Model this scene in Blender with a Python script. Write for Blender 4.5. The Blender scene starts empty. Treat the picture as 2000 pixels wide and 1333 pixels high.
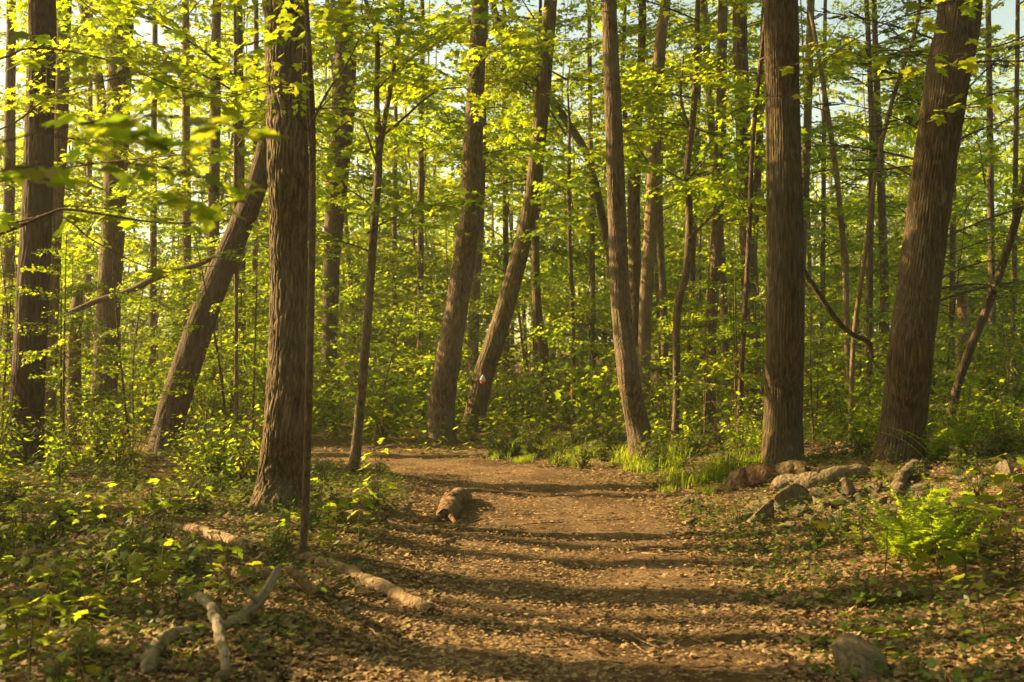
import bpy, math, numpy as np
from mathutils import Matrix, Vector

# ------------------------------------------------------------------ camera, sky, sun, exposure
sc = bpy.context.scene
COL = sc.collection
F = 2222.0            # focal length in photo pixels (2000 wide)
HV = 700.0            # horizon row
CH = 1.6              # eye height
cam = bpy.data.cameras.new('camera')
camo = bpy.data.objects.new('camera', cam); COL.objects.link(camo)
camo.location = (0, 0, CH); camo.rotation_euler = (math.radians(90), 0, 0)
cam.sensor_width = 36; cam.lens = 36 * F / 2000.0; cam.shift_y = (HV - 666.5) / 2000.0
cam.clip_end = 1000
cam.dof.use_dof = True; cam.dof.focus_distance = 13.0; cam.dof.aperture_fstop = 2.8
sc.camera = camo

SUN_EL, SUN_AZ = math.radians(27), math.radians(-74)     # azimuth measured from +Y towards +X
world = bpy.data.worlds.new('World'); sc.world = world; world.use_nodes = True
wn = world.node_tree.nodes; wl = world.node_tree.links
sky = wn.new('ShaderNodeTexSky'); sky.sky_type = 'NISHITA'; sky.sun_disc = False
sky.sun_elevation = SUN_EL; sky.sun_rotation = SUN_AZ
sky.air_density = 1.0; sky.dust_density = 1.5; sky.ozone_density = 0.6
bg = wn['Background']; bg.inputs[1].default_value = 0.095
tint = wn.new('ShaderNodeMix'); tint.data_type = 'RGBA'; tint.blend_type = 'MULTIPLY'; tint.inputs[0].default_value = 1
tint.inputs[7].default_value = (1.0, .86, .57, 1)        # hazy evening air, warmer than the clear-sky model
wl.new(sky.outputs[0], tint.inputs[6]); wl.new(tint.outputs[2], bg.inputs[0])
sd = bpy.data.lights.new('sun', 'SUN'); so = bpy.data.objects.new('sun', sd); COL.objects.link(so)
sd.energy = 5.0; sd.angle = math.radians(0.5); sd.color = (1.0, 0.71, 0.34)
to_sun = Vector((math.sin(SUN_AZ) * math.cos(SUN_EL), math.cos(SUN_AZ) * math.cos(SUN_EL), math.sin(SUN_EL)))
so.rotation_euler = to_sun.to_track_quat('Z', 'Y').to_euler()
sc.view_settings.view_transform = 'Standard'; sc.view_settings.look = 'None'
sc.view_settings.exposure = 1.92; sc.view_settings.gamma = 1.0
c = sc.cycles
c.max_bounces = 8; c.diffuse_bounces = 6; c.glossy_bounces = 1; c.transmission_bounces = 6
c.transparent_max_bounces = 4; c.use_denoising = True; c.sample_clamp_indirect = 6
c.caustics_reflective = False; c.caustics_refractive = False

R = np.random.default_rng(11)

# ------------------------------------------------------------------ noise, terrain
def _h(ix, iy, s):
    n = (ix.astype(np.int64) * 374761393 + iy.astype(np.int64) * 668265263 + s * 1274126177) & 0x7fffffff
    n = ((n ^ (n >> 13)) * 1274126177) & 0x7fffffff
    n = n ^ (n >> 16)
    return (n & 0xffff) / 65535.0
def vn(x, y, s=0, wrap=None):
    x = np.asarray(x, float); y = np.asarray(y, float)
    x, y = np.broadcast_arrays(x, y)
    ix = np.floor(x); iy = np.floor(y); fx = x - ix; fy = y - iy
    fx = fx * fx * (3 - 2 * fx); fy = fy * fy * (3 - 2 * fy)
    x0, x1 = ix, ix + 1
    if wrap: x0 = np.mod(x0, wrap); x1 = np.mod(x1, wrap)
    a = _h(x0, iy, s); b = _h(x1, iy, s); cc = _h(x0, iy + 1, s); d = _h(x1, iy + 1, s)
    return (a + (b - a) * fx) * (1 - fy) + (cc + (d - cc) * fx) * fy
def fbm(x, y, s=0, o=4):
    t = 0; a = .5
    for k in range(o):
        t = t + a * vn(x * 2 ** k, y * 2 ** k, s + k * 17); a *= .5
    return t
def sstep(a, b, x):
    t = np.clip((x - a) / (b - a), 0, 1); return t * t * (3 - 2 * t)

PATH = np.array([(.2, -40), (.25, -10), (.30, 0), (.36, 5), (.42, 8), (.50, 11), (.42, 13.3), (-.05, 15.3), (-1.1, 17.0), (-2.8, 18.3),
                 (-5.2, 19.2), (-8.5, 20.0), (-14, 21.5), (-24, 23.0), (-45, 24)], float)
def _smooth(p, n=3):
    for _ in range(n):
        q = np.empty((2 * len(p) - 2, 2)); q[0::2] = .75 * p[:-1] + .25 * p[1:]; q[1::2] = .25 * p[:-1] + .75 * p[1:]
        p = np.vstack([p[:1], q, p[-1:]])
    return p
PS = _smooth(PATH)
def pdist(x, y):
    x = np.asarray(x, float); y = np.asarray(y, float); x, y = np.broadcast_arrays(x, y)
    best = np.full(x.shape, 1e9); side = np.zeros(x.shape)
    for (ax, ay), (bx, by) in zip(PS[:-1], PS[1:]):
        dx, dy = bx - ax, by - ay; L = dx * dx + dy * dy
        t = np.clip(((x - ax) * dx + (y - ay) * dy) / L, 0, 1)
        d = np.hypot(x - ax - t * dx, y - ay - t * dy)
        m = d < best
        best = np.where(m, d, best); side = np.where(m, np.sign((x - ax) * dy - (y - ay) * dx), side)
    return best, side           # side > 0 : right of the walking direction
def H(x, y):
    x = np.asarray(x, float); y = np.asarray(y, float)
    d, s = pdist(x, y)
    out = np.maximum(d - 1.0, 0)
    right = (s > 0)
    near = 1 - sstep(13, 24, y)
    h = np.where(right, .46 * sstep(.3, 3.0, out) * near, .10 * sstep(0, .9, out))
    h = h + np.clip(x - 4, 0, 40) * .05 * sstep(2, 10, y)
    h = h + np.clip(y - 30, 0, 200) * .022
    h = h + (fbm(x * .5, y * .5, 3) - .47) * .22 * sstep(.2, 1.5, out) + (fbm(x * 2.1, y * 2.1, 9) - .47) * .07
    h = h - .04 * (1 - sstep(0, 1.2, d)) + (fbm(x * 5, y * 5, 31) - .47) * .05 * (1 - sstep(20, 30, y))
    return h
def P(u, v, Y):
    return Vector(((u - 1000) / F * Y, Y, CH + (HV - v) / F * Y))
def G(u, v):
    ys = np.arange(3.5, 90, .04)
    z = CH + (HV - v) / F * ys
    hit = np.nonzero(z <= H((u - 1000) / F * ys, ys))[0]
    Y = ys[hit[0]] if len(hit) else 60.0
    return P(u, v, Y)

# ------------------------------------------------------------------ mesh helpers
def mesh(name, verts, facesets, mat=None, smooth=False, rnd=None, attrs=None):
    me = bpy.data.meshes.new(name)
    verts = np.ascontiguousarray(verts, np.float32)
    if not isinstance(facesets, list): facesets = [facesets]
    facesets = [np.asarray(f, np.int32) for f in facesets if len(f)]
    loops = np.concatenate([f.ravel() for f in facesets])
    tot = np.concatenate([np.full(len(f), f.shape[1], np.int32) for f in facesets])
    start = np.concatenate([[0], np.cumsum(tot)[:-1]]).astype(np.int32)
    me.vertices.add(len(verts)); me.vertices.foreach_set('co', verts.ravel())
    me.loops.add(len(loops)); me.loops.foreach_set('vertex_index', loops)
    me.polygons.add(len(tot)); me.polygons.foreach_set('loop_start', start)
    if smooth: me.polygons.foreach_set('use_smooth', np.ones(len(tot), bool))
    if rnd is not None:
        a = me.attributes.new('rnd', 'FLOAT', 'FACE'); a.data.foreach_set('value', np.asarray(rnd, np.float32))
    for k, val in (attrs or {}).items():
        a = me.attributes.new(k, 'FLOAT', 'POINT'); a.data.foreach_set('value', np.asarray(val, np.float32))
    me.update(calc_edges=True)
    if mat: me.materials.append(mat)
    return me
def obj(name, me, parent=None, loc=None, mat4=None):
    o = bpy.data.objects.new(name, me); COL.objects.link(o)
    if parent is not None: o.parent = parent
    if mat4 is not None: o.matrix_basis = mat4
    elif loc is not None: o.location = loc
    return o
def tag(o, label, cat, group=None):
    o['label'] = label; o['category'] = cat
    if group: o['group'] = group
    return o
def thing(name, loc, label, cat, group=None):
    return tag(obj(name, None, None, loc), label, cat, group)

def catmull(pts, n):
    p = np.asarray(pts, float); k = len(p)
    if k == 2: return p[0] + (p[1] - p[0]) * np.linspace(0, 1, n)[:, None]
    d = np.r_[0, np.cumsum(np.linalg.norm(np.diff(p[:, :3], axis=0), axis=1) + 1e-6)]
    t = np.linspace(0, d[-1], n); i = np.clip(np.searchsorted(d, t, 'right') - 1, 0, k - 2)
    q = np.vstack([2 * p[0] - p[1], p, 2 * p[-1] - p[-2]])
    s = ((t - d[i]) / (d[i + 1] - d[i]))[:, None]
    a, b, cc, e = q[i], q[i + 1], q[i + 2], q[i + 3]
    return .5 * (2 * b + (cc - a) * s + (2 * a - 5 * b + 4 * cc - e) * s ** 2 + (3 * b - a - 3 * cc + e) * s ** 3)
def tube(pts, rad, seg=8, disp=None, cap=True):
    """pts (n,3), rad (n,), disp(theta (seg,), s (n,)) -> radius factor (n,seg)"""
    pts = np.asarray(pts, float); n = len(pts); rad = np.asarray(rad, float)
    t = np.gradient(pts, axis=0); t /= np.linalg.norm(t, axis=1)[:, None] + 1e-9
    ref = np.array([0, 1.0, 0]) if abs(t[:, 1]).mean() < .8 else np.array([1.0, 0, 0])
    a = np.cross(t, ref); a /= np.linalg.norm(a, axis=1)[:, None] + 1e-9
    b = np.cross(t, a)
    th = np.arange(seg) * 2 * np.pi / seg
    s = np.r_[0, np.cumsum(np.linalg.norm(np.diff(pts, axis=0), axis=1))]
    rr = rad[:, None] * np.ones((1, seg))
    if disp is not None: rr = rr * disp(th, s)
    v = pts[:, None, :] + rr[..., None] * (np.cos(th)[None, :, None] * a[:, None, :] + np.sin(th)[None, :, None] * b[:, None, :])
    i = np.arange(n - 1)[:, None] * seg; j = np.arange(seg)[None, :]; j1 = (j + 1) % seg
    f = np.stack([i + j, i + j1, i + seg + j1, i + seg + j], -1).reshape(-1, 4)
    v = v.reshape(-1, 3); tri = np.zeros((0, 3), int)
    if cap:
        v = np.vstack([v, pts[:1], pts[-1:]]); k = n * seg
        jj = np.arange(seg); j2 = (jj + 1) % seg
        tri = np.vstack([np.stack([np.full(seg, k), j2, jj], 1), np.stack([np.full(seg, k + 1), (n - 1) * seg + jj, (n - 1) * seg + j2], 1)])
    return v, f, tri
class MB:
    def __init__(s): s.v = []; s.q = []; s.t = []; s.n = 0
    def add(s, v, q=None, t=None):
        s.v.append(v)
        if q is not None and len(q): s.q.append(np.asarray(q) + s.n)
        if t is not None and len(t): s.t.append(np.asarray(t) + s.n)
        s.n += len(v)
    def mesh(s, name, mat, smooth=True):
        fs = []
        if s.q: fs.append(np.vstack(s.q))
        if s.t: fs.append(np.vstack(s.t))
        return mesh(name, np.vstack(s.v), fs, mat, smooth)
def batch(tv, tf, M, pos):
    """N copies of a small template: M (N,3,3) columns = axes, pos (N,3)"""
    v = np.einsum('nij,kj->nki', M, tv) + pos[:, None, :]
    f = tf[None] + (np.arange(len(pos)) * len(tv))[:, None, None]
    return v.reshape(-1, 3), f.reshape(-1, tf.shape[1])
def frames(d, nrm, size):
    d = d / (np.linalg.norm(d, axis=1)[:, None] + 1e-9)
    y = np.cross(nrm, d); y /= np.linalg.norm(y, axis=1)[:, None] + 1e-9
    z = np.cross(d, y)
    return np.stack([d, y, z], -1) * np.asarray(size)[:, None, None]

# ------------------------------------------------------------------ materials
def newmat(name):
    m = bpy.data.materials.new(name); m.use_nodes = True
    nt = m.node_tree; b = nt.nodes['Principled BSDF']
    return m, nt, nt.nodes, nt.links, b
def ramp(nt, fac, cols):
    r = nt.nodes.new('ShaderNodeValToRGB'); e = r.color_ramp.elements
    while len(e) < len(cols): e.new(.5)
    for k, (p, cc) in enumerate(cols): e[k].position = p; e[k].color = (*cc, 1)
    nt.links.new(fac, r.inputs[0]); return r.outputs[0]
def noise(nt, vec, scale, detail=4, rough=.6):
    n = nt.nodes.new('ShaderNodeTexNoise'); n.inputs['Scale'].default_value = scale
    n.inputs['Detail'].default_value = detail; n.inputs['Roughness'].default_value = rough
    if vec is not None: nt.links.new(vec, n.inputs['Vector'])
    return n.outputs['Fac']
def mapping(nt, scale, kind='Object'):
    tc = nt.nodes.new('ShaderNodeTexCoord'); mp = nt.nodes.new('ShaderNodeMapping'); mp.inputs['Scale'].default_value = scale
    nt.links.new(tc.outputs[kind], mp.inputs[0]); return mp.outputs[0]
def mixc(nt, fac, a, b, mode='MIX'):
    m = nt.nodes.new('ShaderNodeMix'); m.data_type = 'RGBA'; m.blend_type = mode
    for s, x in ((0, fac), (6, a), (7, b)):
        if hasattr(x, 'is_linked') or isinstance(x, bpy.types.NodeSocket): nt.links.new(x, m.inputs[s])
        else: m.inputs[s].default_value = x if s == 0 else (*x, 1)
    return m.outputs[2]
def bump(nt, h, bsdf, strength, dist):
    b = nt.nodes.new('ShaderNodeBump'); b.inputs['Strength'].default_value = strength; b.inputs['Distance'].default_value = dist
    nt.links.new(h, b.inputs['Height']); nt.links.new(b.outputs[0], bsdf.inputs['Normal'])
def bark_mat(name, c0, c1, c2, moss=0.0, vs=.16, sc_=22):
    m, nt, N, L, b = newmat(name)
    v = mapping(nt, (1, 1, vs))
    n1 = noise(nt, v, sc_, 6, .7); n2 = noise(nt, mapping(nt, (1, 1, .6)), 2.2, 4)
    col = ramp(nt, n1, [(.36, c0), (.5, c1), (.66, c2)])
    col = mixc(nt, ramp(nt, n2, [(.40, (0, 0, 0)), (.66, (.5, .5, .5))]), col, tuple(.75 * x + .02 for x in c2))
    lich = noise(nt, mapping(nt, (1, 1, .7)), 6.5, 5); col = mixc(nt, ramp(nt, lich, [(.60, (0, 0, 0)), (.68, (.45, .45, .45))]), col, (.20, .19, .115))
    if moss:
        n3 = noise(nt, mapping(nt, (1, 1, .5)), 3.1, 5)
        col = mixc(nt, ramp(nt, n3, [(.5, (0, 0, 0)), (.68, (moss,) * 3)]), col, (.055, .075, .018))
    L.new(col, b.inputs['Base Color']); b.inputs['Roughness'].default_value = .9; b.inputs['Specular IOR Level'].default_value = .2
    vo = N.new('ShaderNodeTexVoronoi'); vo.feature = 'DISTANCE_TO_EDGE'; vo.inputs['Scale'].default_value = sc_ * 1.3; L.new(v, vo.inputs['Vector'])
    ad = N.new('ShaderNodeMath'); ad.operation = 'MULTIPLY_ADD'; L.new(vo.outputs['Distance'], ad.inputs[0]); ad.inputs[1].default_value = .8; L.new(n1, ad.inputs[2])
    bump(nt, ad.outputs[0], b, 1.0, .03)
    return m
def leaf_mat(name, cols, trans, tw=.66, rough=.45):
    m, nt, N, L, b = newmat(name)
    at = N.new('ShaderNodeAttribute'); at.attribute_name = 'rnd'
    oi = N.new('ShaderNodeObjectInfo')
    ad = N.new('ShaderNodeMath'); ad.operation = 'MULTIPLY_ADD'; L.new(oi.outputs['Random'], ad.inputs[0]); ad.inputs[1].default_value = .35
    mu = N.new('ShaderNodeMath'); mu.operation = 'MULTIPLY'; L.new(at.outputs['Fac'], mu.inputs[0]); mu.inputs[1].default_value = .65
    L.new(mu.outputs[0], ad.inputs[2])
    k = len(cols)
    col = ramp(nt, ad.outputs[0], [(.1 + .8 * i / (k - 1), x) for i, x in enumerate(cols)])
    L.new(col, b.inputs['Base Color']); b.inputs['Roughness'].default_value = rough; b.inputs['Specular IOR Level'].default_value = .25
    if tw:
        tr = N.new('ShaderNodeBsdfTranslucent')
        L.new(ramp(nt, ad.outputs[0], [(.1 + .8 * i / (k - 1), x) for i, x in enumerate(trans)]), tr.inputs[0])
        mx = N.new('ShaderNodeMixShader'); mx.inputs[0].default_value = tw
        L.new(b.outputs[0], mx.inputs[1]); L.new(tr.outputs[0], mx.inputs[2]); L.new(mx.outputs[0], N['Material Output'].inputs[0])
    return m
def flat_mat(name, col, rough=.7):
    m, nt, N, L, b = newmat(name)
    n = noise(nt, mapping(nt, (1, 1, 1)), 30, 4)
    L.new(ramp(nt, n, [(.3, tuple(.75 * x for x in col)), (.7, col)]), b.inputs['Base Color']); b.inputs['Roughness'].default_value = rough
    return m

M_OAK = bark_mat('bark_furrowed_brown', (.036, .025, .011), (.105, .073, .033), (.22, .160, .080), moss=.3)
M_ASH = bark_mat('bark_ridged_brown', (.026, .018, .008), (.075, .052, .024), (.150, .110, .055), vs=.10, sc_=30)
M_GREY = bark_mat('bark_grey_brown', (.045, .031, .017), (.115, .080, .044), (.21, .155, .092), moss=.35, vs=.3)
M_SMOOTH = bark_mat('bark_smooth_tan', (.10, .070, .036), (.16, .115, .062), (.23, .17, .098), vs=.5, sc_=9)
M_DARK = bark_mat('bark_dark', (.030, .020, .012), (.075, .050, .030), (.13, .09, .055), moss=.3)
M_TWIG = bark_mat('bark_twig', (.050, .032, .018), (.10, .065, .036), (.16, .11, .065), vs=.5)
M_DEAD = bark_mat('wood_bleached', (.085, .064, .038), (.19, .148, .095), (.34, .275, .19), vs=.9, sc_=10)
M_LOG = bark_mat('wood_tan_log', (.07, .043, .02), (.24, .155, .08), (.40, .275, .155), vs=.9, sc_=14)
M_ROT = bark_mat('wood_rotten', (.05, .028, .014), (.15, .085, .042), (.29, .18, .09), moss=.3, vs=.9, sc_=14)
M_WEATHER = bark_mat('wood_weathered', (.05, .036, .02), (.145, .105, .06), (.27, .205, .125), moss=.3, vs=.9, sc_=16)
M_CORE = bark_mat('wood_broken_core', (.06, .03, .012), (.20, .105, .045), (.36, .21, .10), vs=1, sc_=14)
LEAF_C = leaf_mat('leaf_canopy', [(.052, .092, .010), (.080, .125, .011), (.125, .150, .013)], [(.27, .42, .010), (.41, .53, .012), (.62, .61, .014)])
LEAF_U = leaf_mat('leaf_understory', [(.044, .082, .010), (.068, .112, .011), (.108, .135, .013)], [(.23, .39, .010), (.36, .49, .011), (.56, .57, .014)])
LEAF_M = leaf_mat('leaf_maple', [(.065, .105, .012), (.11, .14, .014), (.15, .15, .016)], [(.24, .38, .015), (.37, .47, .016), (.54, .53, .018)])
LEAF_G = leaf_mat('leaf_groundcover', [(.040, .075, .014), (.060, .100, .015), (.095, .130, .018)], [(.12, .21, .015), (.19, .27, .018), (.30, .34, .02)], .42)
LEAF_H = leaf_mat('needle_hemlock', [(.025, .045, .020), (.035, .060, .022)], [(.05, .09, .02), (.07, .11, .02)], .25)
LITTER = leaf_mat('leaf_litter', [(.085, .050, .020), (.20, .125, .055), (.32, .215, .105), (.42, .30, .155)], [(.12, .06, .02), (.2, .11, .04), (.25, .15, .06), (.3, .2, .09)], .15, .7)

# ------------------------------------------------------------------ leaf shapes (tip along +X, unit length)
def fan(poly, fold=.10):
    p = np.array(poly, float); v = np.zeros((len(p) + 1, 3)); v[1:, :2] = p; v[0] = (.28, 0, 0)
    v[:, 2] = -fold * np.abs(v[:, 1]) - .10 * v[:, 0] ** 2
    n = len(p); f = np.array([(0, i + 1, (i + 1) % n + 1) for i in range(n)])
    return v, f
half = [(0, 0), (-.06, .18), (.02, .40), (.14, .32), (.20, .36), (.34, .60), (.44, .42), (.50, .30), (.52, .15), (.70, .26), (.78, .14)]
MAPLE = fan(half + [(1.0, 0)] + [(x, -y) for x, y in half[:0:-1]])
h2 = [(0, 0), (.0, .38), (.22, .26), (.42, .52), (.52, .18)]
MAPLE_LO = fan(h2 + [(1.0, 0)] + [(x, -y) for x, y in h2[:0:-1]], .14)
OVAL = fan([(0, 0), (.2, .20), (.5, .27), (.8, .15), (1, 0), (.8, -.15), (.5, -.27), (.2, -.20)], .2)
KITE = (np.array([(0, 0, 0), (.45, .34, -.05), (1, 0, -.1), (.45, -.34, -.05)]), np.array([(0, 1, 2), (0, 2, 3)]))
DEADLEAF = fan(h2 + [(1.0, 0)] + [(x, -y) for x, y in h2[:0:-1]], -.35)

def leaves_mesh(name, tmpl, d, n, size, pos, mat, rng):
    M = frames(np.asarray(d), np.asarray(n), size)
    v, f = batch(tmpl[0], tmpl[1], M, np.asarray(pos))
    r = np.repeat(rng.random(len(pos)), len(tmpl[1]))
    return mesh(name, v, f, mat, rnd=r)

# a spray: one flattish leafy limb growing along +X; returns (wood mesh, foliage mesh)
def make_spray(seed, L, ls, tmpl, mat, nside=9, step=.085, rise=.25, droop=.3, dens=1.0, spread=.45, wood=M_TWIG):
    r = np.random.default_rng(seed); mb = MB(); pos = []; dd = []; nn = []
    t = np.linspace(0, 1, 9)
    ph = r.random() * 6
    main = np.stack([L * t, .06 * L * np.sin(t * 4 + ph), L * (rise * t - droop * t ** 2)], 1)
    mb.add(*tube(main, .012 * L / 1.6 * (1 - .8 * t) + .0015, 5))
    def put(p, d):
        if r.random() > dens: return
        az = r.normal(0, .5); ca, sa = math.cos(az), math.sin(az)
        d2 = np.array([d[0] * ca - d[1] * sa, d[0] * sa + d[1] * ca, d[2] - abs(r.normal(.30, .3))])
        n2 = np.array([r.normal(0, .38), r.normal(0, .38), 1.0])
        pos.append(p + np.array([0, 0, r.normal(0, .012)])); dd.append(d2); nn.append(n2)
    for k in range(nside):
        s = .16 + .8 * (k + r.random() * .6) / nside
        i = s * 8; i0 = int(i); p0 = main[i0] + (main[min(i0 + 1, 8)] - main[i0]) * (i - i0)
        sg = 1 if k % 2 else -1
        a = sg * (.65 + r.random() * .5)
        l = L * spread * (1.15 - s * .75) * (.7 + .5 * r.random())
        e = np.array([math.cos(a), math.sin(a), r.normal(.02, .18)])
        tt = np.linspace(0, 1, 4)[:, None]
        tw = p0 + e * l * tt + np.array([0, 0, -.22 * l]) * tt ** 2 + np.array([.10 * l, 0, 0]) * tt ** 2
        mb.add(*tube(tw, np.linspace(.004, .0015, 4) * L / 1.4, 4))
        m = max(2, int(l / step))
        for q in range(m):
            w = (q + .8) / m; p = p0 + e * l * w + np.array([.1 * l * w * w, 0, -.22 * l * w * w])
            for g in (-1, 1):
                b = a + g * 1.0
                put(p + np.array([math.cos(b), math.sin(b), 0]) * ls * .35, np.array([math.cos(b), math.sin(b), 0]))
        put(p0 + e * l, e)
    put(main[-1], np.array([1, 0, 0]))
    sz = ls * (.6 + .7 * r.random(len(pos)))
    return mb.mesh('limb', wood), leaves_mesh('foliage', tmpl, dd, nn, sz, pos, mat, r)

SPR = {}
SPR['near'] = [make_spray(100 + k, 1.5, .095, MAPLE, LEAF_M, 9, .11, dens=.85) for k in range(5)]
SPR['mid'] = [make_spray(200 + k, 1.8, .112, MAPLE_LO, LEAF_C, 13, .080, dens=.95, spread=.5) for k in range(6)]
SPR['under'] = [make_spray(300 + k, 1.5, .10, MAPLE_LO, LEAF_U, 11, .09, dens=.95, rise=.15) for k in range(6)]
SPR['far'] = [make_spray(400 + k, 2.6, .19, KITE, LEAF_C, 16, .11, spread=.55, dens=.95) for k in range(6)]
SPR['hem'] = []
def add_spray(parent, kind, loc, az, tilt, scale, rng, limbname='limb'):
    w, f = SPR[kind][int(rng.integers(len(SPR[kind])))]
    m = Matrix.Translation(loc) @ Matrix.Rotation(az, 4, 'Z') @ Matrix.Rotation(-tilt, 4, 'Y') @ Matrix.Rotation(rng.normal(0, .25), 4, 'X') @ Matrix.Diagonal((scale, scale * (1 if rng.random() < .5 else -1), scale, 1))
    l = obj(limbname, w, parent, mat4=m)
    obj('foliage', f, l)
    return l

# ------------------------------------------------------------------ ground
def axis(lo, hi, a, b, st, g=1.22):
    m = np.arange(a, b + 1e-6, st); l = [a]; s = st
    while l[-1] > lo: s *= g; l.append(l[-1] - s)
    h = [b]; s = st
    while h[-1] < hi: s *= g; h.append(h[-1] + s)
    return np.r_[np.array(l[:0:-1]), m, np.array(h[1:])]
gx = axis(-160, 160, -11, 11, .1); gy = axis(-70, 190, 3.5, 25, .1)
X, Y = np.meshgrid(gx, gy); nx, ny = len(gx), len(gy)
Z = H(X, Y)
D, S = pdist(X, Y)
pm = 1 - sstep(.75, 1.35, D + (fbm(X * 1.3, Y * 1.3, 21) - .47) * 1.0)
i = np.arange(ny - 1)[:, None] * nx + np.arange(nx - 1)[None]
gf = np.stack([i, i + 1, i + nx + 1, i + nx], -1).reshape(-1, 4)
mg, nt, N, L, b = newmat('forest_floor')
at = N.new('ShaderNodeAttribute'); at.attribute_name = 'path'
vec = mapping(nt, (1, 1, 1))
nf = noise(nt, vec, 26, 8, .75); nm = noise(nt, vec, 3.5, 5); vo = N.new('ShaderNodeTexVoronoi'); vo.inputs['Scale'].default_value = 34
L.new(vec, vo.inputs['Vector'])
soil = ramp(nt, nf, [(.34, (.060, .036, .018)), (.5, (.180, .116, .060)), (.68, (.34, .235, .130))])
chip = ramp(nt, vo.outputs['Color'], [(.1, (.075, .044, .021)), (.5, (.185, .117, .058)), (.9, (.35, .24, .128))])
pathc = mixc(nt, ramp(nt, nf, [(.4, (0, 0, 0)), (.6, (.8, .8, .8))]), soil, chip)
wood_c = mixc(nt, ramp(nt, nm, [(.42, (0, 0, 0)), (.62, (.7, .7, .7))]), soil, (.055, .048, .018))
npt = noise(nt, vec, .9, 4)
pathc = mixc(nt, ramp(nt, npt, [(.44, (0, 0, 0)), (.60, (.75, .75, .75))]), pathc, (.075, .044, .020))
L.new(mixc(nt, at.outputs['Fac'], wood_c, pathc), b.inputs['Base Color']); b.inputs['Roughness'].default_value = .95
b.inputs['Specular IOR Level'].default_value = .1
bump(nt, nf, b, 1.0, .03)
ground = obj('ground', mesh('ground', np.stack([X, Y, Z], -1).reshape(-1, 3), gf, mg, True, attrs={'path': pm.ravel()}))
ground['kind'] = 'structure'

# ------------------------------------------------------------------ trees from photo outlines
def furrow(k, amp, seed, zs=1.2, flare=.35, fl_h=.28, lobes=5, wv=1.0):
    """wandering vertical grooves between flat ridges, broken across into plates"""
    def d(th, s):
        u = th[None, :] / (2 * np.pi); z = s[:, None]
        warp = (vn(u * 6, z * zs, seed, wrap=6) - .5) * 1.5 + (vn(u * 14, z * zs * 3.1, seed + 1, wrap=14) - .5) * .9
        g = np.abs(np.sin(np.pi * (u * k + warp * wv)))
        plate = np.clip(vn(u * k, z * zs * 5, seed + 2, wrap=k) * 2.2 - .35, 0, 1)
        r = 1 + amp * (np.minimum(g * 1.7, 1.0) * (.4 + .6 * plate) + .30 * vn(u * 2 * k, z * 26, seed + 7, wrap=2 * k) - .7)
        r = r + .07 * (vn(u * 3, z * .8, seed + 9, wrap=3) - .5)
        return r + flare * np.exp(-z / fl_h) * (.25 + 1.2 * vn(u * lobes * 1.4, z * .3, seed + 11, wrap=7) ** 1.5)
    return d
TREES = {}
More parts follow.
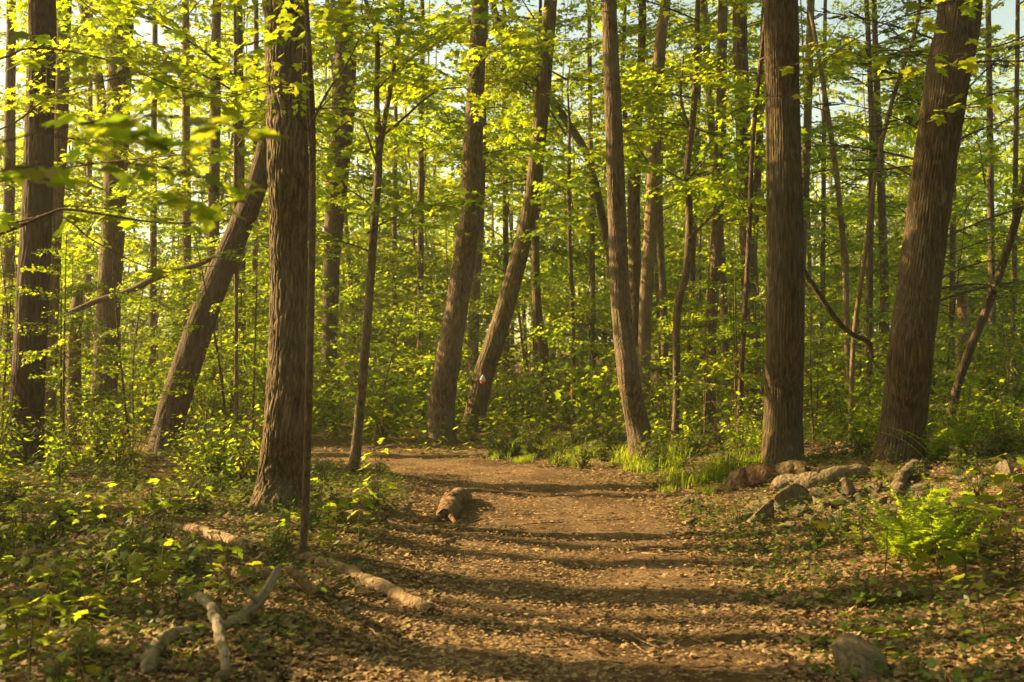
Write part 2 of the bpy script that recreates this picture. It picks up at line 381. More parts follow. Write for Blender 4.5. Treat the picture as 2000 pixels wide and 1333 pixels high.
def px_tree(name, label, px, mat, depth=None, seg=20, k=14, amp=.07, top=7.0, flare=.3, sprays=(), group=None, zs=1.2, wv=1.0, cat='tree', step=.10, forks=(), ntop=5, topkind='mid', fl_h=.28):
    """px: (u, v, width) from the foot up; the foot stands on the ground at that pixel unless depth is given"""
    r = np.random.default_rng(abs(hash_(label)) % 99991)
    u0, v0, w0 = px[0]
    if depth is None:
        base = G(u0, v0); Yd = base.y
    else:
        Yd = depth; xx = (u0 - 1000) / F * Yd; base = Vector((xx, Yd, float(H(xx, Yd))))
    pts = [np.array(P(u, v, Yd + .15 * math.sin(q * 2.1))) for q, (u, v, w) in enumerate(px)]
    rad = [w * .5 * Yd / F for u, v, w in px]
    if depth is not None:
        pts[0] = np.array(base)
    pts[0][2] = float(H(pts[0][0], pts[0][1])) - .12
    dirn = pts[-1] - pts[-2]; dirn /= np.linalg.norm(dirn); dirn = .6 * dirn + np.array([0, 0, .4]); dirn /= np.linalg.norm(dirn)
    n_in = len(pts)
    for q in (.35, .7, 1.0):
        pts.append(pts[n_in - 1] + dirn * top * q + np.array([r.normal(0, .05 * top * q), r.normal(0, .05 * top * q), 0])); rad.append(rad[n_in - 1] * (1 - .75 * q))
    A = np.c_[np.array(pts), np.array(rad)]
    length = np.linalg.norm(np.diff(A[:, :3], axis=0), axis=1).sum()
    B = catmull(A, max(12, int(length / step)))
    B[:, 3] = np.maximum(B[:, 3], .006)
    o = thing(name, base, label, cat, group)
    b0 = np.array(base)
    v, q_, t_ = tube(B[:, :3] - b0, B[:, 3], seg, furrow(k, amp, int(r.integers(1000)), zs, flare, fl_h, 5, wv))
    mb = MB(); mb.add(v, q_, t_)
    obj('trunk', mb.mesh('trunk', mat), o)
    for fk in forks:                     # extra limbs traced as (u, v, width)
        fp = np.array([np.array(P(u, v, Yd + .25 * q)) - b0 for q, (u, v, w) in enumerate(fk)]); fr = [w * .5 * Yd / F for u, v, w in fk]
        C = catmull(np.c_[fp, fr], 6 * len(fk)); v, q_, t_ = tube(C[:, :3], np.maximum(C[:, 3], .004), 8)
        mb = MB(); mb.add(v, q_, t_); fl = obj('limb', mb.mesh('limb', mat), o)
        for _ in range(3 if len(sprays) else 0):
            j = int(r.integers(len(C) // 2, len(C)))
            w_, f_ = SPR[sprays[0][0]][int(r.integers(5))]
            m = Matrix.Translation(C[j, :3]) @ Matrix.Rotation(r.random() * 6.28, 4, 'Z') @ Matrix.Diagonal((.8, .8, .8, 1))
            obj('foliage', f_, fl, mat4=m)
    for kind, n, za, zb, scl in [(q0, int(q1 * 1.15), q2, q3, q4 * 1.15) if q0 == 'mid' else (q0, q1, q2, q3, q4) for q0, q1, q2, q3, q4 in sprays]:  # leafy limbs between two heights
        for _ in range(n):
            z = r.uniform(za, zb); j = int(np.argmin(np.abs(B[:, 2] - z)))
            add_spray(o, kind, B[j, :3] - b0, r.random() * 6.283, r.normal(.15, .2), scl * r.uniform(.75, 1.3), r)
    for _ in range(ntop):
        j = int(r.integers(int(len(B) * .75), len(B)))
        add_spray(o, 'far' if top >= 6 else topkind, B[j, :3] - b0, r.random() * 6.283, r.normal(.35, .2), r.uniform(1.0, 1.7), r)
    TREES[label] = (o, B)
    return o
def hash_(s):
    h = 7
    for ch in s: h = (h * 131 + ord(ch)) & 0x7fffffff
    return h

# nearest big trunks
px_tree('oak_tree', 'thick rough-barked tree with flared sunlit roots standing left of the trail', [(543, 995, 94), (548, 930, 84), (556, 820, 74), (562, 680, 72), (564, 500, 73), (563, 300, 77), (559, 120, 82), (555, 0, 84)], M_OAK,
        seg=200, k=26, amp=.13, wv=1.35, flare=.6, fl_h=.24, zs=3.2, step=.035, top=8, ntop=14)
px_tree('tall_tree', 'straight tall tree with fine vertical ridges beside the rock pile', [(1528, 905, 78), (1530, 800, 73), (1533, 650, 71), (1532, 400, 69), (1528, 200, 66), (1525, 0, 63)], M_ASH,
        seg=240, wv=.5, k=40, amp=.07, flare=.30, fl_h=.2, zs=1.6, step=.035, top=8, ntop=14)
px_tree('tall_tree', 'massive dark ridged tree leaning right above the rock pile', [(1752, 900, 94), (1764, 830, 86), (1777, 700, 83), (1796, 550, 82), (1825, 330, 81), (1853, 140, 80), (1876, 0, 79)], M_ASH,
        seg=264, wv=.5, k=46, amp=.065, flare=.38, fl_h=.22, zs=1.5, step=.035, top=8, ntop=14)
px_tree('leaning_tree', 'stout tree leaning right with a pebbly base beyond the trail bend', [(860, 866, 56), (862, 800, 52), (872, 720, 48), (888, 620, 45), (906, 510, 42), (919, 400, 39), (926, 250, 36), (932, 120, 33), (939, 0, 30)], M_GREY,
        seg=90, k=18, amp=.06, flare=.2, step=.06, sprays=[('mid', 7, 4.2, 8.5, .8)])
px_tree('leaning_tree', 'slanting ridged trunk bearing the white and red trail marker', [(918, 815, 44), (944, 735, 40), (966, 668, 37), (1002, 548, 34), (1036, 400, 31), (1058, 210, 28), (1076, 0, 25)], M_OAK,
        depth=24, seg=80, k=18, amp=.07, flare=.15, step=.06, sprays=[('mid', 7, 4.5, 9.5, .8)])
px_tree('curved_tree', 'grey trunk bowing left at the right verge of the bend', [(1258, 898, 50), (1245, 830, 45), (1229, 740, 42), (1213, 600, 39), (1206, 450, 36), (1199, 250, 33), (1190, 0, 28)], M_GREY,
        seg=90, k=18, amp=.06, flare=.25, step=.06, sprays=[('mid', 5, 4.2, 7.5, .7)])
px_tree('tall_tree', 'dark furrowed tree with a pale sapling climbing in front of it', [(42, 905, 74), (50, 820, 66), (60, 650, 60), (72, 400, 56), (80, 150, 52), (82, 0, 50)], M_DARK,
        seg=90, k=22, amp=.07, flare=.25, step=.06, sprays=[('mid', 3, 4.5, 6.5, .8), ('mid', 15, 7.2, 12, 1.3)])  # higher group of leafy limbs, out of frame, added to shade the massive ridged tree
px_tree('leaning_tree', 'dark tree slanting steeply right from a stone at its foot', [(318, 884, 60), (338, 800, 56), (370, 700, 54), (415, 570, 50), (466, 450, 46), (512, 330, 40), (545, 150, 34), (560, 0, 28)], M_DARK,
        seg=80, k=18, amp=.07, flare=.25, step=.06)
# saplings by the trail
px_tree('sapling', 'thin straight sapling rising in front of the rough-barked tree', [(588, 1100, 15), (598, 950, 15), (604, 720, 15), (609, 480, 14), (610, 250, 13), (604, 110, 11), (598, 0, 9)], M_TWIG, seg=12, k=6, amp=.05, top=3, ntop=3, topkind='near',
        sprays=[('near', 6, 3.1, 5.0, .55)], forks=[[(609, 240, 6), (640, 180, 5), (680, 120, 4), (720, 30, 3), (740, -40, 2)], [(607, 300, 5), (598, 200, 4), (590, 130, 3), (600, 40, 2)]])
px_tree('forked_tree', 'slim forked young tree at the inside of the trail bend', [(689, 918, 21), (700, 830, 19), (716, 650, 17), (730, 450, 16), (740, 310, 15), (736, 200, 11), (736, 70, 9), (714, 0, 8)], M_GREY, seg=16, k=8, amp=.05, top=4,
        sprays=[('mid', 8, 3.0, 7.6, .7)], forks=[[(741, 300, 12), (752, 230, 11), (766, 150, 10), (785, 20, 8), (790, -60, 6)], [(740, 330, 5), (700, 235, 5), (650, 260, 4)], [(742, 270, 6), (790, 230, 5), (850, 180, 4), (910, 170, 2)]])
px_tree('sapling', 'wavy thin tree standing alone between the curved and mottled trunks', [(1318, 868, 14), (1321, 770, 14), (1323, 610, 15), (1342, 520, 15), (1346, 400, 14), (1342, 330, 13), (1356, 200, 12), (1363, 0, 9)], M_GREY, seg=12, k=6, amp=.06, top=4,
        sprays=[('mid', 8, 4.2, 8.3, .75)], forks=[[(1346, 250, 6), (1330, 190, 5), (1335, 110, 4)], [(1344, 470, 6), (1400, 410, 5), (1440, 360, 4)]])
px_tree('sapling', 'crooked pole-thin sapling between the mottled trunk and the straight ridged tree', [(1440, 885, 10), (1446, 780, 11), (1450, 690, 10), (1462, 480, 10), (1470, 280, 9), (1492, 60, 8), (1500, 0, 7)], M_TWIG, seg=10, k=5, amp=.06, top=3,
        sprays=[('mid', 5, 3.6, 6.5, .6)])
px_tree('leaning_tree', 'dark slim tree leaning out to the right behind the massive ridged tree', [(1846, 846, 20), (1866, 770, 17), (1892, 690, 16), (1925, 610, 16), (1962, 505, 15), (1995, 390, 14), (2020, 250, 12)], M_DARK, seg=16, k=8, amp=.05, top=3,
        sprays=[('mid', 4, 2.5, 4.5, .6)])
px_tree('sapling', 'pale curving sapling left of the massive ridged tree, in fern and brush', [(1660, 808, 10), (1667, 670, 10), (1688, 510, 9), (1712, 330, 9), (1745, 190, 8), (1790, 50, 7)], M_SMOOTH, depth=17.5, seg=10, k=5, amp=.04, top=3, sprays=[('mid', 6, 3.6, 6.8, .7)])
# standing back
px_tree('tall_tree', 'bark-split trunk with a pale bare strip down its left side', [(200, 770, 50), (212, 600, 46), (222, 420, 44), (232, 200, 44), (240, 0, 42)], M_OAK, depth=24, seg=60, k=14, amp=.07, step=.08, sprays=[('mid', 8, 4, 9, 1.0)])
px_tree('tall_tree', 'slim dark trunk rising close behind the split-bark tree', [(222, 760, 16), (220, 500, 18), (219, 200, 19), (218, 0, 18)], M_DARK, depth=29, step=.15, sprays=[('mid', 5, 4, 10, 1.0)])
px_tree('tall_tree', 'slender trunk showing just right of the dark furrowed tree', [(92, 850, 30), (104, 500, 28), (118, 250, 28), (126, 0, 27)], M_OAK, depth=22, step=.1, sprays=[('mid', 7, 4, 9, .9)])
px_tree('leaning_tree', 'thin grey stem slanting up left behind the split-bark tree', [(230, 770, 20), (215, 380, 20), (192, 150, 19), (160, 0, 17)], M_GREY, depth=31, step=.15, sprays=[('mid', 6, 4, 11, 1.0)])
px_tree('snag', 'short broken-topped dead trunk left of the split-bark tree', [(143, 800, 30), (144, 720, 27), (147, 640, 25), (152, 580, 20), (156, 560, 9)], M_OAK, depth=21, top=.05, ntop=0, amp=.1, step=.08, cat='dead tree')
px_tree('tall_tree', 'grey tree with a darker twin trunk behind the forked young tree', [(640, 740, 30), (645, 620, 30), (650, 450, 32), (662, 250, 34), (672, 80, 34), (676, 0, 32)], M_GREY, depth=30, step=.1, seg=30, sprays=[('mid', 9, 5, 12, 1.1)],
        forks=[[(652, 560, 14), (672, 350, 17), (684, 240, 16), (690, 100, 14)]])
px_tree('tall_tree', 'straight narrow trunk half hidden behind the stout leaning tree', [(922, 740, 20), (926, 600, 21), (934, 450, 21), (940, 250, 20), (945, 0, 17)], M_SMOOTH, depth=29, step=.15, sprays=[('mid', 7, 5, 11, 1.1)])
px_tree('leaning_tree', 'long reddish trunk falling left across the sky behind the marker tree', [(1222, 760, 18), (1205, 600, 17), (1185, 470, 16), (1150, 315, 15), (1105, 235, 15), (1050, 160, 14), (1000, 95, 14), (962, 10, 13)], M_OAK, depth=30, step=.12, seg=24, sprays=[('far', 3, 8, 11, .6)])
px_tree('forked_tree', 'reddish forked trunk squeezed between the curved grey and smooth tan trees', [(1245, 770, 26), (1242, 600, 24), (1238, 400, 24), (1242, 280, 22), (1252, 130, 16), (1255, 0, 14)], M_OAK, depth=29, step=.12, seg=24, sprays=[('mid', 9, 5, 12, 1.0)],
        forks=[[(1238, 300, 12), (1222, 235, 10), (1216, 150, 9), (1220, 40, 7), (1228, -120, 4)]])
px_tree('tall_tree', 'smooth tan tree rising beside the curved grey trunk', [(1256, 800, 27), (1258, 700, 25), (1263, 560, 26), (1274, 400, 26), (1282, 200, 25), (1292, 60, 22), (1300, 0, 20)], M_SMOOTH, depth=23, seg=40, k=6, amp=.015, step=.1, sprays=[('mid', 7, 4.5, 9, .9)])
px_tree('tall_tree', 'thin shaded trunk just right of the smooth tan tree', [(1300, 740, 15), (1296, 600, 14), (1288, 420, 14), (1290, 200, 13), (1300, 0, 11)], M_GREY, depth=34, step=.2, sprays=[('mid', 6, 5, 12, 1.1)])
px_tree('tall_tree', 'mottled lichen-spotted trunk in the middle of the right-hand thicket', [(1386, 805, 25), (1388, 650, 23), (1400, 480, 21), (1408, 250, 20), (1412, 0, 18)], M_GREY, depth=23, seg=36, step=.1, sprays=[('mid', 9, 4.2, 9, .9)])
px_tree('tall_tree', 'grey stem close behind the mottled trunk', [(1422, 740, 18), (1414, 600, 16), (1402, 400, 15), (1385, 180, 14), (1375, 0, 13)], M_GREY, depth=31, step=.2, sprays=[('mid', 6, 5, 12, 1.1)])
px_tree('tall_tree', 'broad dark twin trunk just left of the straight ridged tree', [(1470, 760, 36), (1466, 600, 33), (1458, 400, 31), (1450, 200, 29), (1446, 0, 27)], M_OAK, depth=27, seg=40, step=.1, sprays=[('mid', 8, 5, 11, 1.0)],
        forks=[[(1468, 560, 14), (1478, 380, 15), (1484, 250, 15), (1490, 100, 14), (1494, 0, 13)]])
px_tree('tall_tree', 'sunlit trunk peeping out right of the straight ridged tree', [(1556, 760, 17), (1566, 500, 17), (1576, 280, 16), (1584, 0, 14)], M_SMOOTH, depth=24, step=.15, sprays=[('mid', 5, 5.5, 9.5, .8)])
px_tree('slim_tree', 'thin wavering tan stem right of the dead hanging branch', [(1657, 740, 11), (1652, 560, 12), (1638, 380, 11), (1618, 230, 10), (1590, 60, 8)], M_SMOOTH, depth=23, seg=12, step=.15, sprays=[('mid', 5, 4, 8, .8)])
px_tree('slim_tree', 'slim upright trunk left of the massive ridged tree', [(1697, 720, 13), (1699, 500, 13), (1704, 300, 12), (1696, 80, 10)], M_GREY, depth=24, seg=12, step=.15, sprays=[('mid', 6, 4, 9, .8)])
px_tree('slim_tree', 'grey trunk almost touching the left edge of the massive ridged tree', [(1730, 720, 18), (1727, 550, 17), (1720, 340, 15), (1712, 150, 12)], M_GREY, depth=26, seg=14, step=.15, sprays=[('mid', 6, 4.5, 9, .9)])
px_tree('snag', 'pale broken stub of a trunk on the slope behind the massive ridged tree', [(1886, 690, 22), (1882, 620, 21), (1876, 560, 18)], M_LOG, depth=27, top=.1, ntop=0, step=.1, cat='dead tree')
px_tree('slim_tree', 'short leaning sunlit trunk beyond the marker tree', [(1070, 765, 22), (1062, 690, 20), (1050, 610, 18), (1046, 480, 15), (1050, 300, 11)], M_OAK, depth=30, seg=16, step=.15, sprays=[('mid', 7, 4, 9, 1.0)])
px_tree('slim_tree', 'needle-thin stem with an orange paint blaze', [(1120, 800, 9), (1119, 650, 9), (1112, 450, 8), (1112, 280, 6)], M_GREY, depth=25, seg=10, step=.2, top=2, sprays=[('mid', 8, 3, 7, .8)])
for (lab, u0, u1, v0, w, dp) in [
    ('thin trunk in the gap between the split-bark and slanting dark trees', 298, 302, 720, 14, 32), ('grey trunk behind the upper part of the slanting dark tree', 366, 362, 720, 19, 30),
    ('stout grey trunk seen under the slanting dark tree', 412, 424, 735, 24, 28), ('trunk standing just left of the rough-barked tree', 472, 466, 735, 20, 30),
    ('slim trunk brushing the left edge of the rough-barked tree', 496, 500, 730, 13, 33), ('pole-thin sapling in the brush left of the rough-barked tree', 462, 458, 840, 8, 20),
    ('slender trunk in the green gap left of the stout leaning tree', 820, 824, 730, 13, 34), ('faint thin trunk in the gap right of the forked young tree', 768, 775, 735, 9, 38),
    ('thin trunk between the marker tree and the curved grey tree', 1160, 1150, 735, 11, 36), ('thin trunk between the wavy tree and the mottled trunk', 1345, 1370, 735, 12, 38),
    ('thin trunk on the slope right of the straight ridged tree', 1605, 1612, 735, 10, 34), ('slim trunk on the slope beyond the dark leaning tree', 1940, 1930, 700, 14, 30),
    ('slender trunk on the slope between the massive tree and the dark leaning tree', 1858, 1866, 700, 12, 34), ('dark trunk at the edge of the woods past the furrowed tree', 14, 22, 780, 24, 26),
    ('thin trunk between the furrowed and split-bark trees', 170, 178, 740, 12, 34), ('thin leaning pole behind the forked young tree', 700, 640, 735, 10, 36),
    ('straight thin trunk behind the white and red marker', 990, 984, 735, 12, 40), ('thin pole at the far right of the slope', 1978, 1988, 690, 11, 28)]:
    px_tree('slim_tree', lab, [(u0, v0, w), ((2 * u0 + u1) / 3, 500, w * .95), ((u0 + 2 * u1) / 3, 250, w * .85), (u1, 0, w * .7)], [M_GREY, M_SMOOTH, M_SMOOTH][hash_(lab) % 3], depth=dp, seg=12, step=.25, sprays=[('mid', 6, 4, 12, 1.25)])

# ------------------------------------------------------------------ leafy understory
def clear_of_path(x, y, m):
    return float(pdist(x, y)[0]) > m
def sapling(x, y, h, seed, label, group, kind='under', n=12, sc0=.8, z0=.25, mat=M_TWIG, name='leafy_sapling'):
    r = np.random.default_rng(seed)
    z = float(H(x, y)); o = thing(name, (x, y, z), label, 'sapling', group)
    t = np.linspace(0, 1, 12); a = r.random() * 6.28; be = r.normal(0, .06) * h
    pts = np.stack([be * np.sin(t * 2 + a) - be * math.sin(a) + r.normal(0, .03) * h * t, be * np.cos(t * 2.3 + a) - be * math.cos(a), h * t - .05], 1)
    rad = (.006 + .0045 * h) * (1 - .85 * t) + .002
    mb = MB(); mb.add(*tube(pts, rad, 7)); obj('stem', mb.mesh('stem', mat), o)
    for q in range(n):
        f = z0 + (1 - z0) * (q + r.random() * .8) / n; f = min(f, .98)
        j = f * 11; j0 = int(j); p = pts[j0] + (pts[min(11, j0 + 1)] - pts[j0]) * (j - j0)
        add_spray(o, kind, p, q * 2.4 + r.normal(0, .4), r.normal(.15, .15), sc0 * (1.15 - .55 * f) * r.uniform(.8, 1.25), r)
    return o
LOGPX = [(320, 865, 17), (335, 820, 17), (350, 780, 17), (42, 880, 17), (553, 1100, 6.6), (520, 1150, 6.5), (478, 1200, 6.4), (440, 1220, 6.4), (385, 1240, 6.2), (325, 1255, 6.1), (298, 1295, 6.2), (285, 1320, 6), (400, 1175, 6.7), (430, 1250, 6.4), (590, 1100, 9),
         (640, 1112, 8.9), (700, 1135, 8.4), (760, 1165, 7.8), (810, 1188, 7.5), (370, 1035, 11), (430, 1050, 10.5), (480, 1068, 10), (590, 1145, 8), (880, 1000, 11.5), (545, 960, 12.5), (520, 990, 12.5), (575, 985, 12.5), (710, 1015, 11.4),
         (1450, 940, 13), (1520, 930, 13), (1560, 960, 12.4), (1640, 945, 12.5), (1480, 1000, 12), (1550, 990, 12), (1620, 985, 12), (1700, 980, 12), (1800, 1040, 9.5), (1690, 1310, 6), (1528, 880, 14), (1762, 870, 13)]
def hides_log(x, y, h):
    u = 1000 + x / y * F; v0 = HV + (CH - float(H(x, y))) / y * F; v1 = v0 - h / y * F; hw = (.12 + .2 * h) / y * F
    return any(Yl > y - .2 and abs(u - ul) < hw and v1 - 8 < vl < v0 + 12 for ul, vl, Yl in LOGPX)
LAND = [(n_, TREES[l_][0].location.x, TREES[l_][0].location.y) for n_, l_ in [(q.split('|')[0], next(z for z in TREES if z.startswith(q.split('|')[1]))) for q in (
    'thick rough-barked tree|thick rough', 'straight ridged tree|straight tall', 'massive ridged tree|massive', 'stout leaning tree|stout tree', 'marker tree|slanting ridged', 'curved grey trunk|grey trunk bowing',
    'dark furrowed tree|dark furrowed', 'slanting dark tree|dark tree slanting', 'thin straight sapling|thin straight', 'slim forked tree|slim forked', 'wavy thin tree|wavy', 'crooked thin sapling|crooked pole', 'dark leaning slim tree|dark slim',
    'split-bark tree|bark-split', 'broken snag|short broken', 'grey twin tree|grey tree with', 'smooth tan tree|smooth tan', 'mottled trunk|mottled', 'broad dark twin trunk|broad dark', 'orange-blazed stem|needle')]]
for n_, u_, v_ in [('rock pile', 1600, 990), ('bright fern clump', 1800, 1090), ('bleached branch', 400, 1240), ('short rotten log', 880, 1005), ('tan fallen log', 720, 1145), ('mossy boulder', 1688, 1320), ('stone ledge', 1940, 945)]:
    g_ = G(u_, v_); LAND.append((n_, g_.x, g_.y))
def by(x, y):
    return min(LAND, key=lambda q: (q[1] - x) ** 2 + (q[2] - y) ** 2)[0]
seed = 1000
def scatter(n, y0, y1, f, kinds, marg=1.9, umin=-150, umax=2150, rs=5, hh=.22):
    global seed
    r = np.random.default_rng(rs); k = 0; tries = 0
    while k < n and tries < n * 30:
        tries += 1
        y = math.sqrt(r.uniform(y0 * y0, y1 * y1)); u = r.uniform(umin, umax); x = (u - 1000) / F * y
        if not clear_of_path(x, y, marg) or (y < 17 and hides_log(x, y, hh if y < 12.5 else .8)) or (y < 12.5 and u < 800 and fbm(x * .9, y * .9, 77) < .44): continue
        seed += 1; f(x, y, u, r, seed); k += 1
def f1(x, y, u, r, s):
    sapling(x, y, r.uniform(2.6, 5.0), s, 'leafy young tree with tiered green sprays in the thicket beyond the ' + by(x, y), 'young trees beyond the bend', 'under', 13, .95, .2)
scatter(54, 22.5, 36, f1, None, rs=6)
def f2(x, y, u, r, s):
    sapling(x, y, r.uniform(5, 17), s, 'tall slender young tree with airy foliage deep in the woods', 'young trees deep in the woods', 'far', 16, 1.05, .16, M_SMOOTH)
scatter(90, 36, 66, f2, None, rs=7)
def f3(x, y, u, r, s):
    sapling(x, y, r.uniform(1.6, 3.2), s, 'waist to head high maple sapling on the slope by the ' + by(x, y), 'saplings on the right slope', 'under', 8, .6, .3)
scatter(12, 15.5, 23, f3, None, umin=1300, umax=2080, rs=8)
def f4(x, y, u, r, s):
    sapling(x, y, r.uniform(1.8, 4.2), s, 'thin maple sapling with flat leaf tiers in the left woods by the ' + by(x, y), 'saplings in the left woods', 'under', 10, .6, .3)
scatter(20, 14.5, 23, f4, None, umin=-100, umax=500, rs=9)

# shrubs
def make_shrub(s, h, nst, ls, tmpl, mat):
    r = np.random.default_rng(s); mb = MB(); pos = []; dd = []; nn = []
    for k in range(nst):
        a = r.random() * 6.28; sp = r.uniform(.1, .5) * h; hh = h * r.uniform(.6, 1.05); t = np.linspace(0, 1, 6)
        p = np.stack([math.cos(a) * sp * t ** 1.3, math.sin(a) * sp * t ** 1.3, hh * t - .04], 1) + r.normal(0, .015, (6, 3))
        mb.add(*tube(p, .006 * (1 - .8 * t) + .0015, 4))
        for q in range(int(16 * h / .9)):
            f = r.uniform(.15, 1); j = min(4, int(f * 5)); c0 = p[j] + (p[j + 1] - p[j]) * (f * 5 - j)
            b = r.random() * 6.28; l = r.uniform(.03, .22) * h
            pos.append(c0 + np.array([math.cos(b) * l, math.sin(b) * l, r.normal(0, .03)])); dd.append([math.cos(b), math.sin(b), r.normal(-.25, .3)]); nn.append([r.normal(0, .4), r.normal(0, .4), 1])
    return mb.mesh('stem', M_TWIG), leaves_mesh('foliage', tmpl, dd, nn, ls * (.6 + .7 * r.random(len(pos))), pos, mat, r)
SHR = [make_shrub(500 + k, 1.1, 13, .085, OVAL, LEAF_U) for k in range(3)] + [make_shrub(510 + k, .9, 12, .105, MAPLE_LO, LEAF_U) for k in range(3)]
LOW = [make_shrub(520 + k, .34, 9, .075, MAPLE_LO, LEAF_G) for k in range(3)] + [make_shrub(530 + k, .28, 10, .06, OVAL, LEAF_G) for k in range(3)]
def shrub(lib, x, y, sc_, label, group, r, name='shrub', cat='shrub'):
    ki = int(r.integers(len(lib))); st, fo = lib[ki]
    label = ('lobed-leaved ' if (ki >= 3) == (lib is SHR) else 'oval-leaved ') + label + ' near the ' + by(x, y)
    o = thing(name, (x, y, float(H(x, y))), label, cat, group)
    o.rotation_euler = (0, 0, r.random() * 6.28); o.scale = (sc_, sc_, sc_ * r.uniform(.85, 1.2))
    obj('stem', st, o); obj('foliage', fo, o)
    return o
scatter(285, 20.5, 42, lambda x, y, u, r, s: shrub(SHR, x, y, r.uniform(.8, 1.7), 'green shrub in the dense brush behind the bend', 'shrubs behind the bend', r), None, marg=1.7, rs=10)
scatter(62, 12.5, 20, lambda x, y, u, r, s: shrub(SHR, x, y, r.uniform(.45, .85), 'low shrub on the right slope', 'shrubs on the right slope', r), None, marg=2.2, umin=1280, umax=2500, rs=11)
scatter(34, 13, 20, lambda x, y, u, r, s: shrub(SHR, x, y, r.uniform(.45, .9), 'low shrub in the left woods', 'shrubs in the left woods', r), None, marg=1.6, umin=-80, umax=480, rs=12)
scatter(135, 5.0, 14, lambda x, y, u, r, s: shrub(LOW, x, y, r.uniform(.35, .95), 'small ground plant left of the trail', 'ground plants left of the trail', r, 'ground_plant', 'plant'), None, marg=1.75, umin=-100, umax=760, rs=13)
scatter(105, 5.0, 14.5, lambda x, y, u, r, s: shrub(LOW, x, y, r.uniform(.4, .9), 'small ground plant on the right bank', 'ground plants right of the trail', r, 'ground_plant', 'plant'), None, marg=1.45, umin=1280, umax=2500, rs=14)

scatter(46, 14.5, 20.5, lambda x, y, u, r, s: shrub(LOW, x, y, r.uniform(.8, 1.7), 'weed on the sunny verge of the bend', 'weeds on the verge', r, 'weed', 'plant'), None, marg=1.3, umin=970, umax=1420, rs=17)

for n_, x_, y_ in [q for q in LAND if q[0] in ('thick rough-barked tree', 'straight ridged tree', 'massive ridged tree', 'stout leaning tree', 'curved grey trunk', 'marker tree', 'slanting dark tree', 'dark furrowed tree', 'slim forked tree')]:
    rb = np.random.default_rng(hash_(n_))
    for k in range(7):
        a_ = rb.random() * 6.283; d_ = rb.uniform(.42, .75)
        if clear_of_path(x_ + d_ * math.cos(a_), y_ + d_ * math.sin(a_), 1.3): shrub(LOW, x_ + d_ * math.cos(a_), y_ + d_ * math.sin(a_), rb.uniform(.4, .9), 'ground plant hugging the tree foot', 'plants round the tree feet', rb, 'ground_plant', 'plant')

# maple seedlings with separate leaves
LEAF_ME = []
for k in range(6):
    r = np.random.default_rng(600 + k)
    v = MAPLE[0].copy(); v[:, 2] += .10 * np.sin(v[:, 0] * 3 + k) + r.normal(0, .015, len(v)); v[:, :2] *= r.uniform(.9, 1.1)
    LEAF_ME.append(mesh('leaf', v, MAPLE[1], LEAF_M, rnd=np.full(len(MAPLE[1]), r.random())))
def leaf_obj(parent, p, d, n, size, r):
    Mx = frames(np.array([d], float), np.array([n], float), [size])[0]
    m = Matrix.Identity(4)
    for a in range(3):
        for b_ in range(3): m[a][b_] = Mx[a][b_]
        m[a][3] = p[a]
    return obj('leaf', LEAF_ME[int(r.integers(6))], parent, mat4=m)
def seedling(x, y, h, label, group, s, ls=.095, tiers=3):
    r = np.random.default_rng(s); o = thing('maple_seedling', (x, y, float(H(x, y))), label, 'seedling', group)
    t = np.linspace(0, 1, 7); lean = r.normal(0, .16, 2) * h
    pts = np.stack([lean[0] * t ** 1.5 + r.normal(0, .006, 7), lean[1] * t ** 1.5 + r.normal(0, .006, 7), h * t - .03], 1)
    mbp = MB(); mbp.add(*tube(pts, .0045 * (1 - .6 * t) + .001, 5))
    for q in range(tiers):
        f = .45 + .55 * q / max(1, tiers - 1); j = min(5, int(f * 6)); p = pts[j] + (pts[j + 1] - pts[j]) * (f * 6 - j)
        a0 = r.random() * 6.28
        for g in range(2 if q < tiers - 1 else 4):
            a = a0 + g * (math.pi if q < tiers - 1 else math.pi / 2) + r.normal(0, .25); l = r.uniform(.5, 1.1) * ls
            e = p + np.array([math.cos(a) * l, math.sin(a) * l, r.uniform(-.01, .04)])
            mbp.add(*tube(np.array([p, e]), [.0013, .001], 3))
            leaf_obj(o, e, [math.cos(a), math.sin(a), r.normal(-.28, .2)], [r.normal(0, .25), r.normal(0, .25), 1], ls * r.uniform(.75, 1.25), r)
    obj('stem', mbp.mesh('stem', M_TWIG), o)
    return o
sd_i = 2000
def fs(label, group, h0, h1, ls):
    def f(x, y, u, r, s):
        seedling(x, y, r.uniform(h0, h1), label + ' near the ' + by(x, y), group, s, ls * r.uniform(.85, 1.2), int(r.integers(2, 5)))
    return f
scatter(120, 5.0, 12.5, fs('maple seedling with spread leaves left of the trail', 'maple seedlings left of the trail', .10, .40, .075), None, marg=1.8, umin=-120, umax=720, rs=15)
scatter(22, 5.6, 10, fs('bright maple seedling on the right bank', 'maple seedlings right of the trail', .18, .5, .10), None, marg=1.9, umin=1560, umax=2080, rs=16)
for u, v, h, lab in [(1845, 1075, .42, 'yellow-lit maple seedling just below the bright fern clump'), (1945, 1110, .62, 'tall yellow-lit maple seedling right of the bright fern clump'),
                     (1835, 1130, .22, 'short maple seedling with drooping leaves in front of the bright fern clump'), (1985, 1150, .5, 'broad-leaved maple seedling at the right end of the bank'),
                     (238, 860, .75, 'sunlit maple seedling beside the dark furrowed tree'), (540, 900, .5, 'sunlit maple seedling in the brush left of the rough-barked tree'),
                     (700, 1060, .42, 'sunlit maple seedling behind the tan fallen log'), (740, 990, .55, 'tall sunlit seedling between the rough-barked tree and the short rotten log')]:
    p = G(u, v); sd_i += 1; seedling(p.x, p.y, h, lab, None, sd_i, .11, 4)

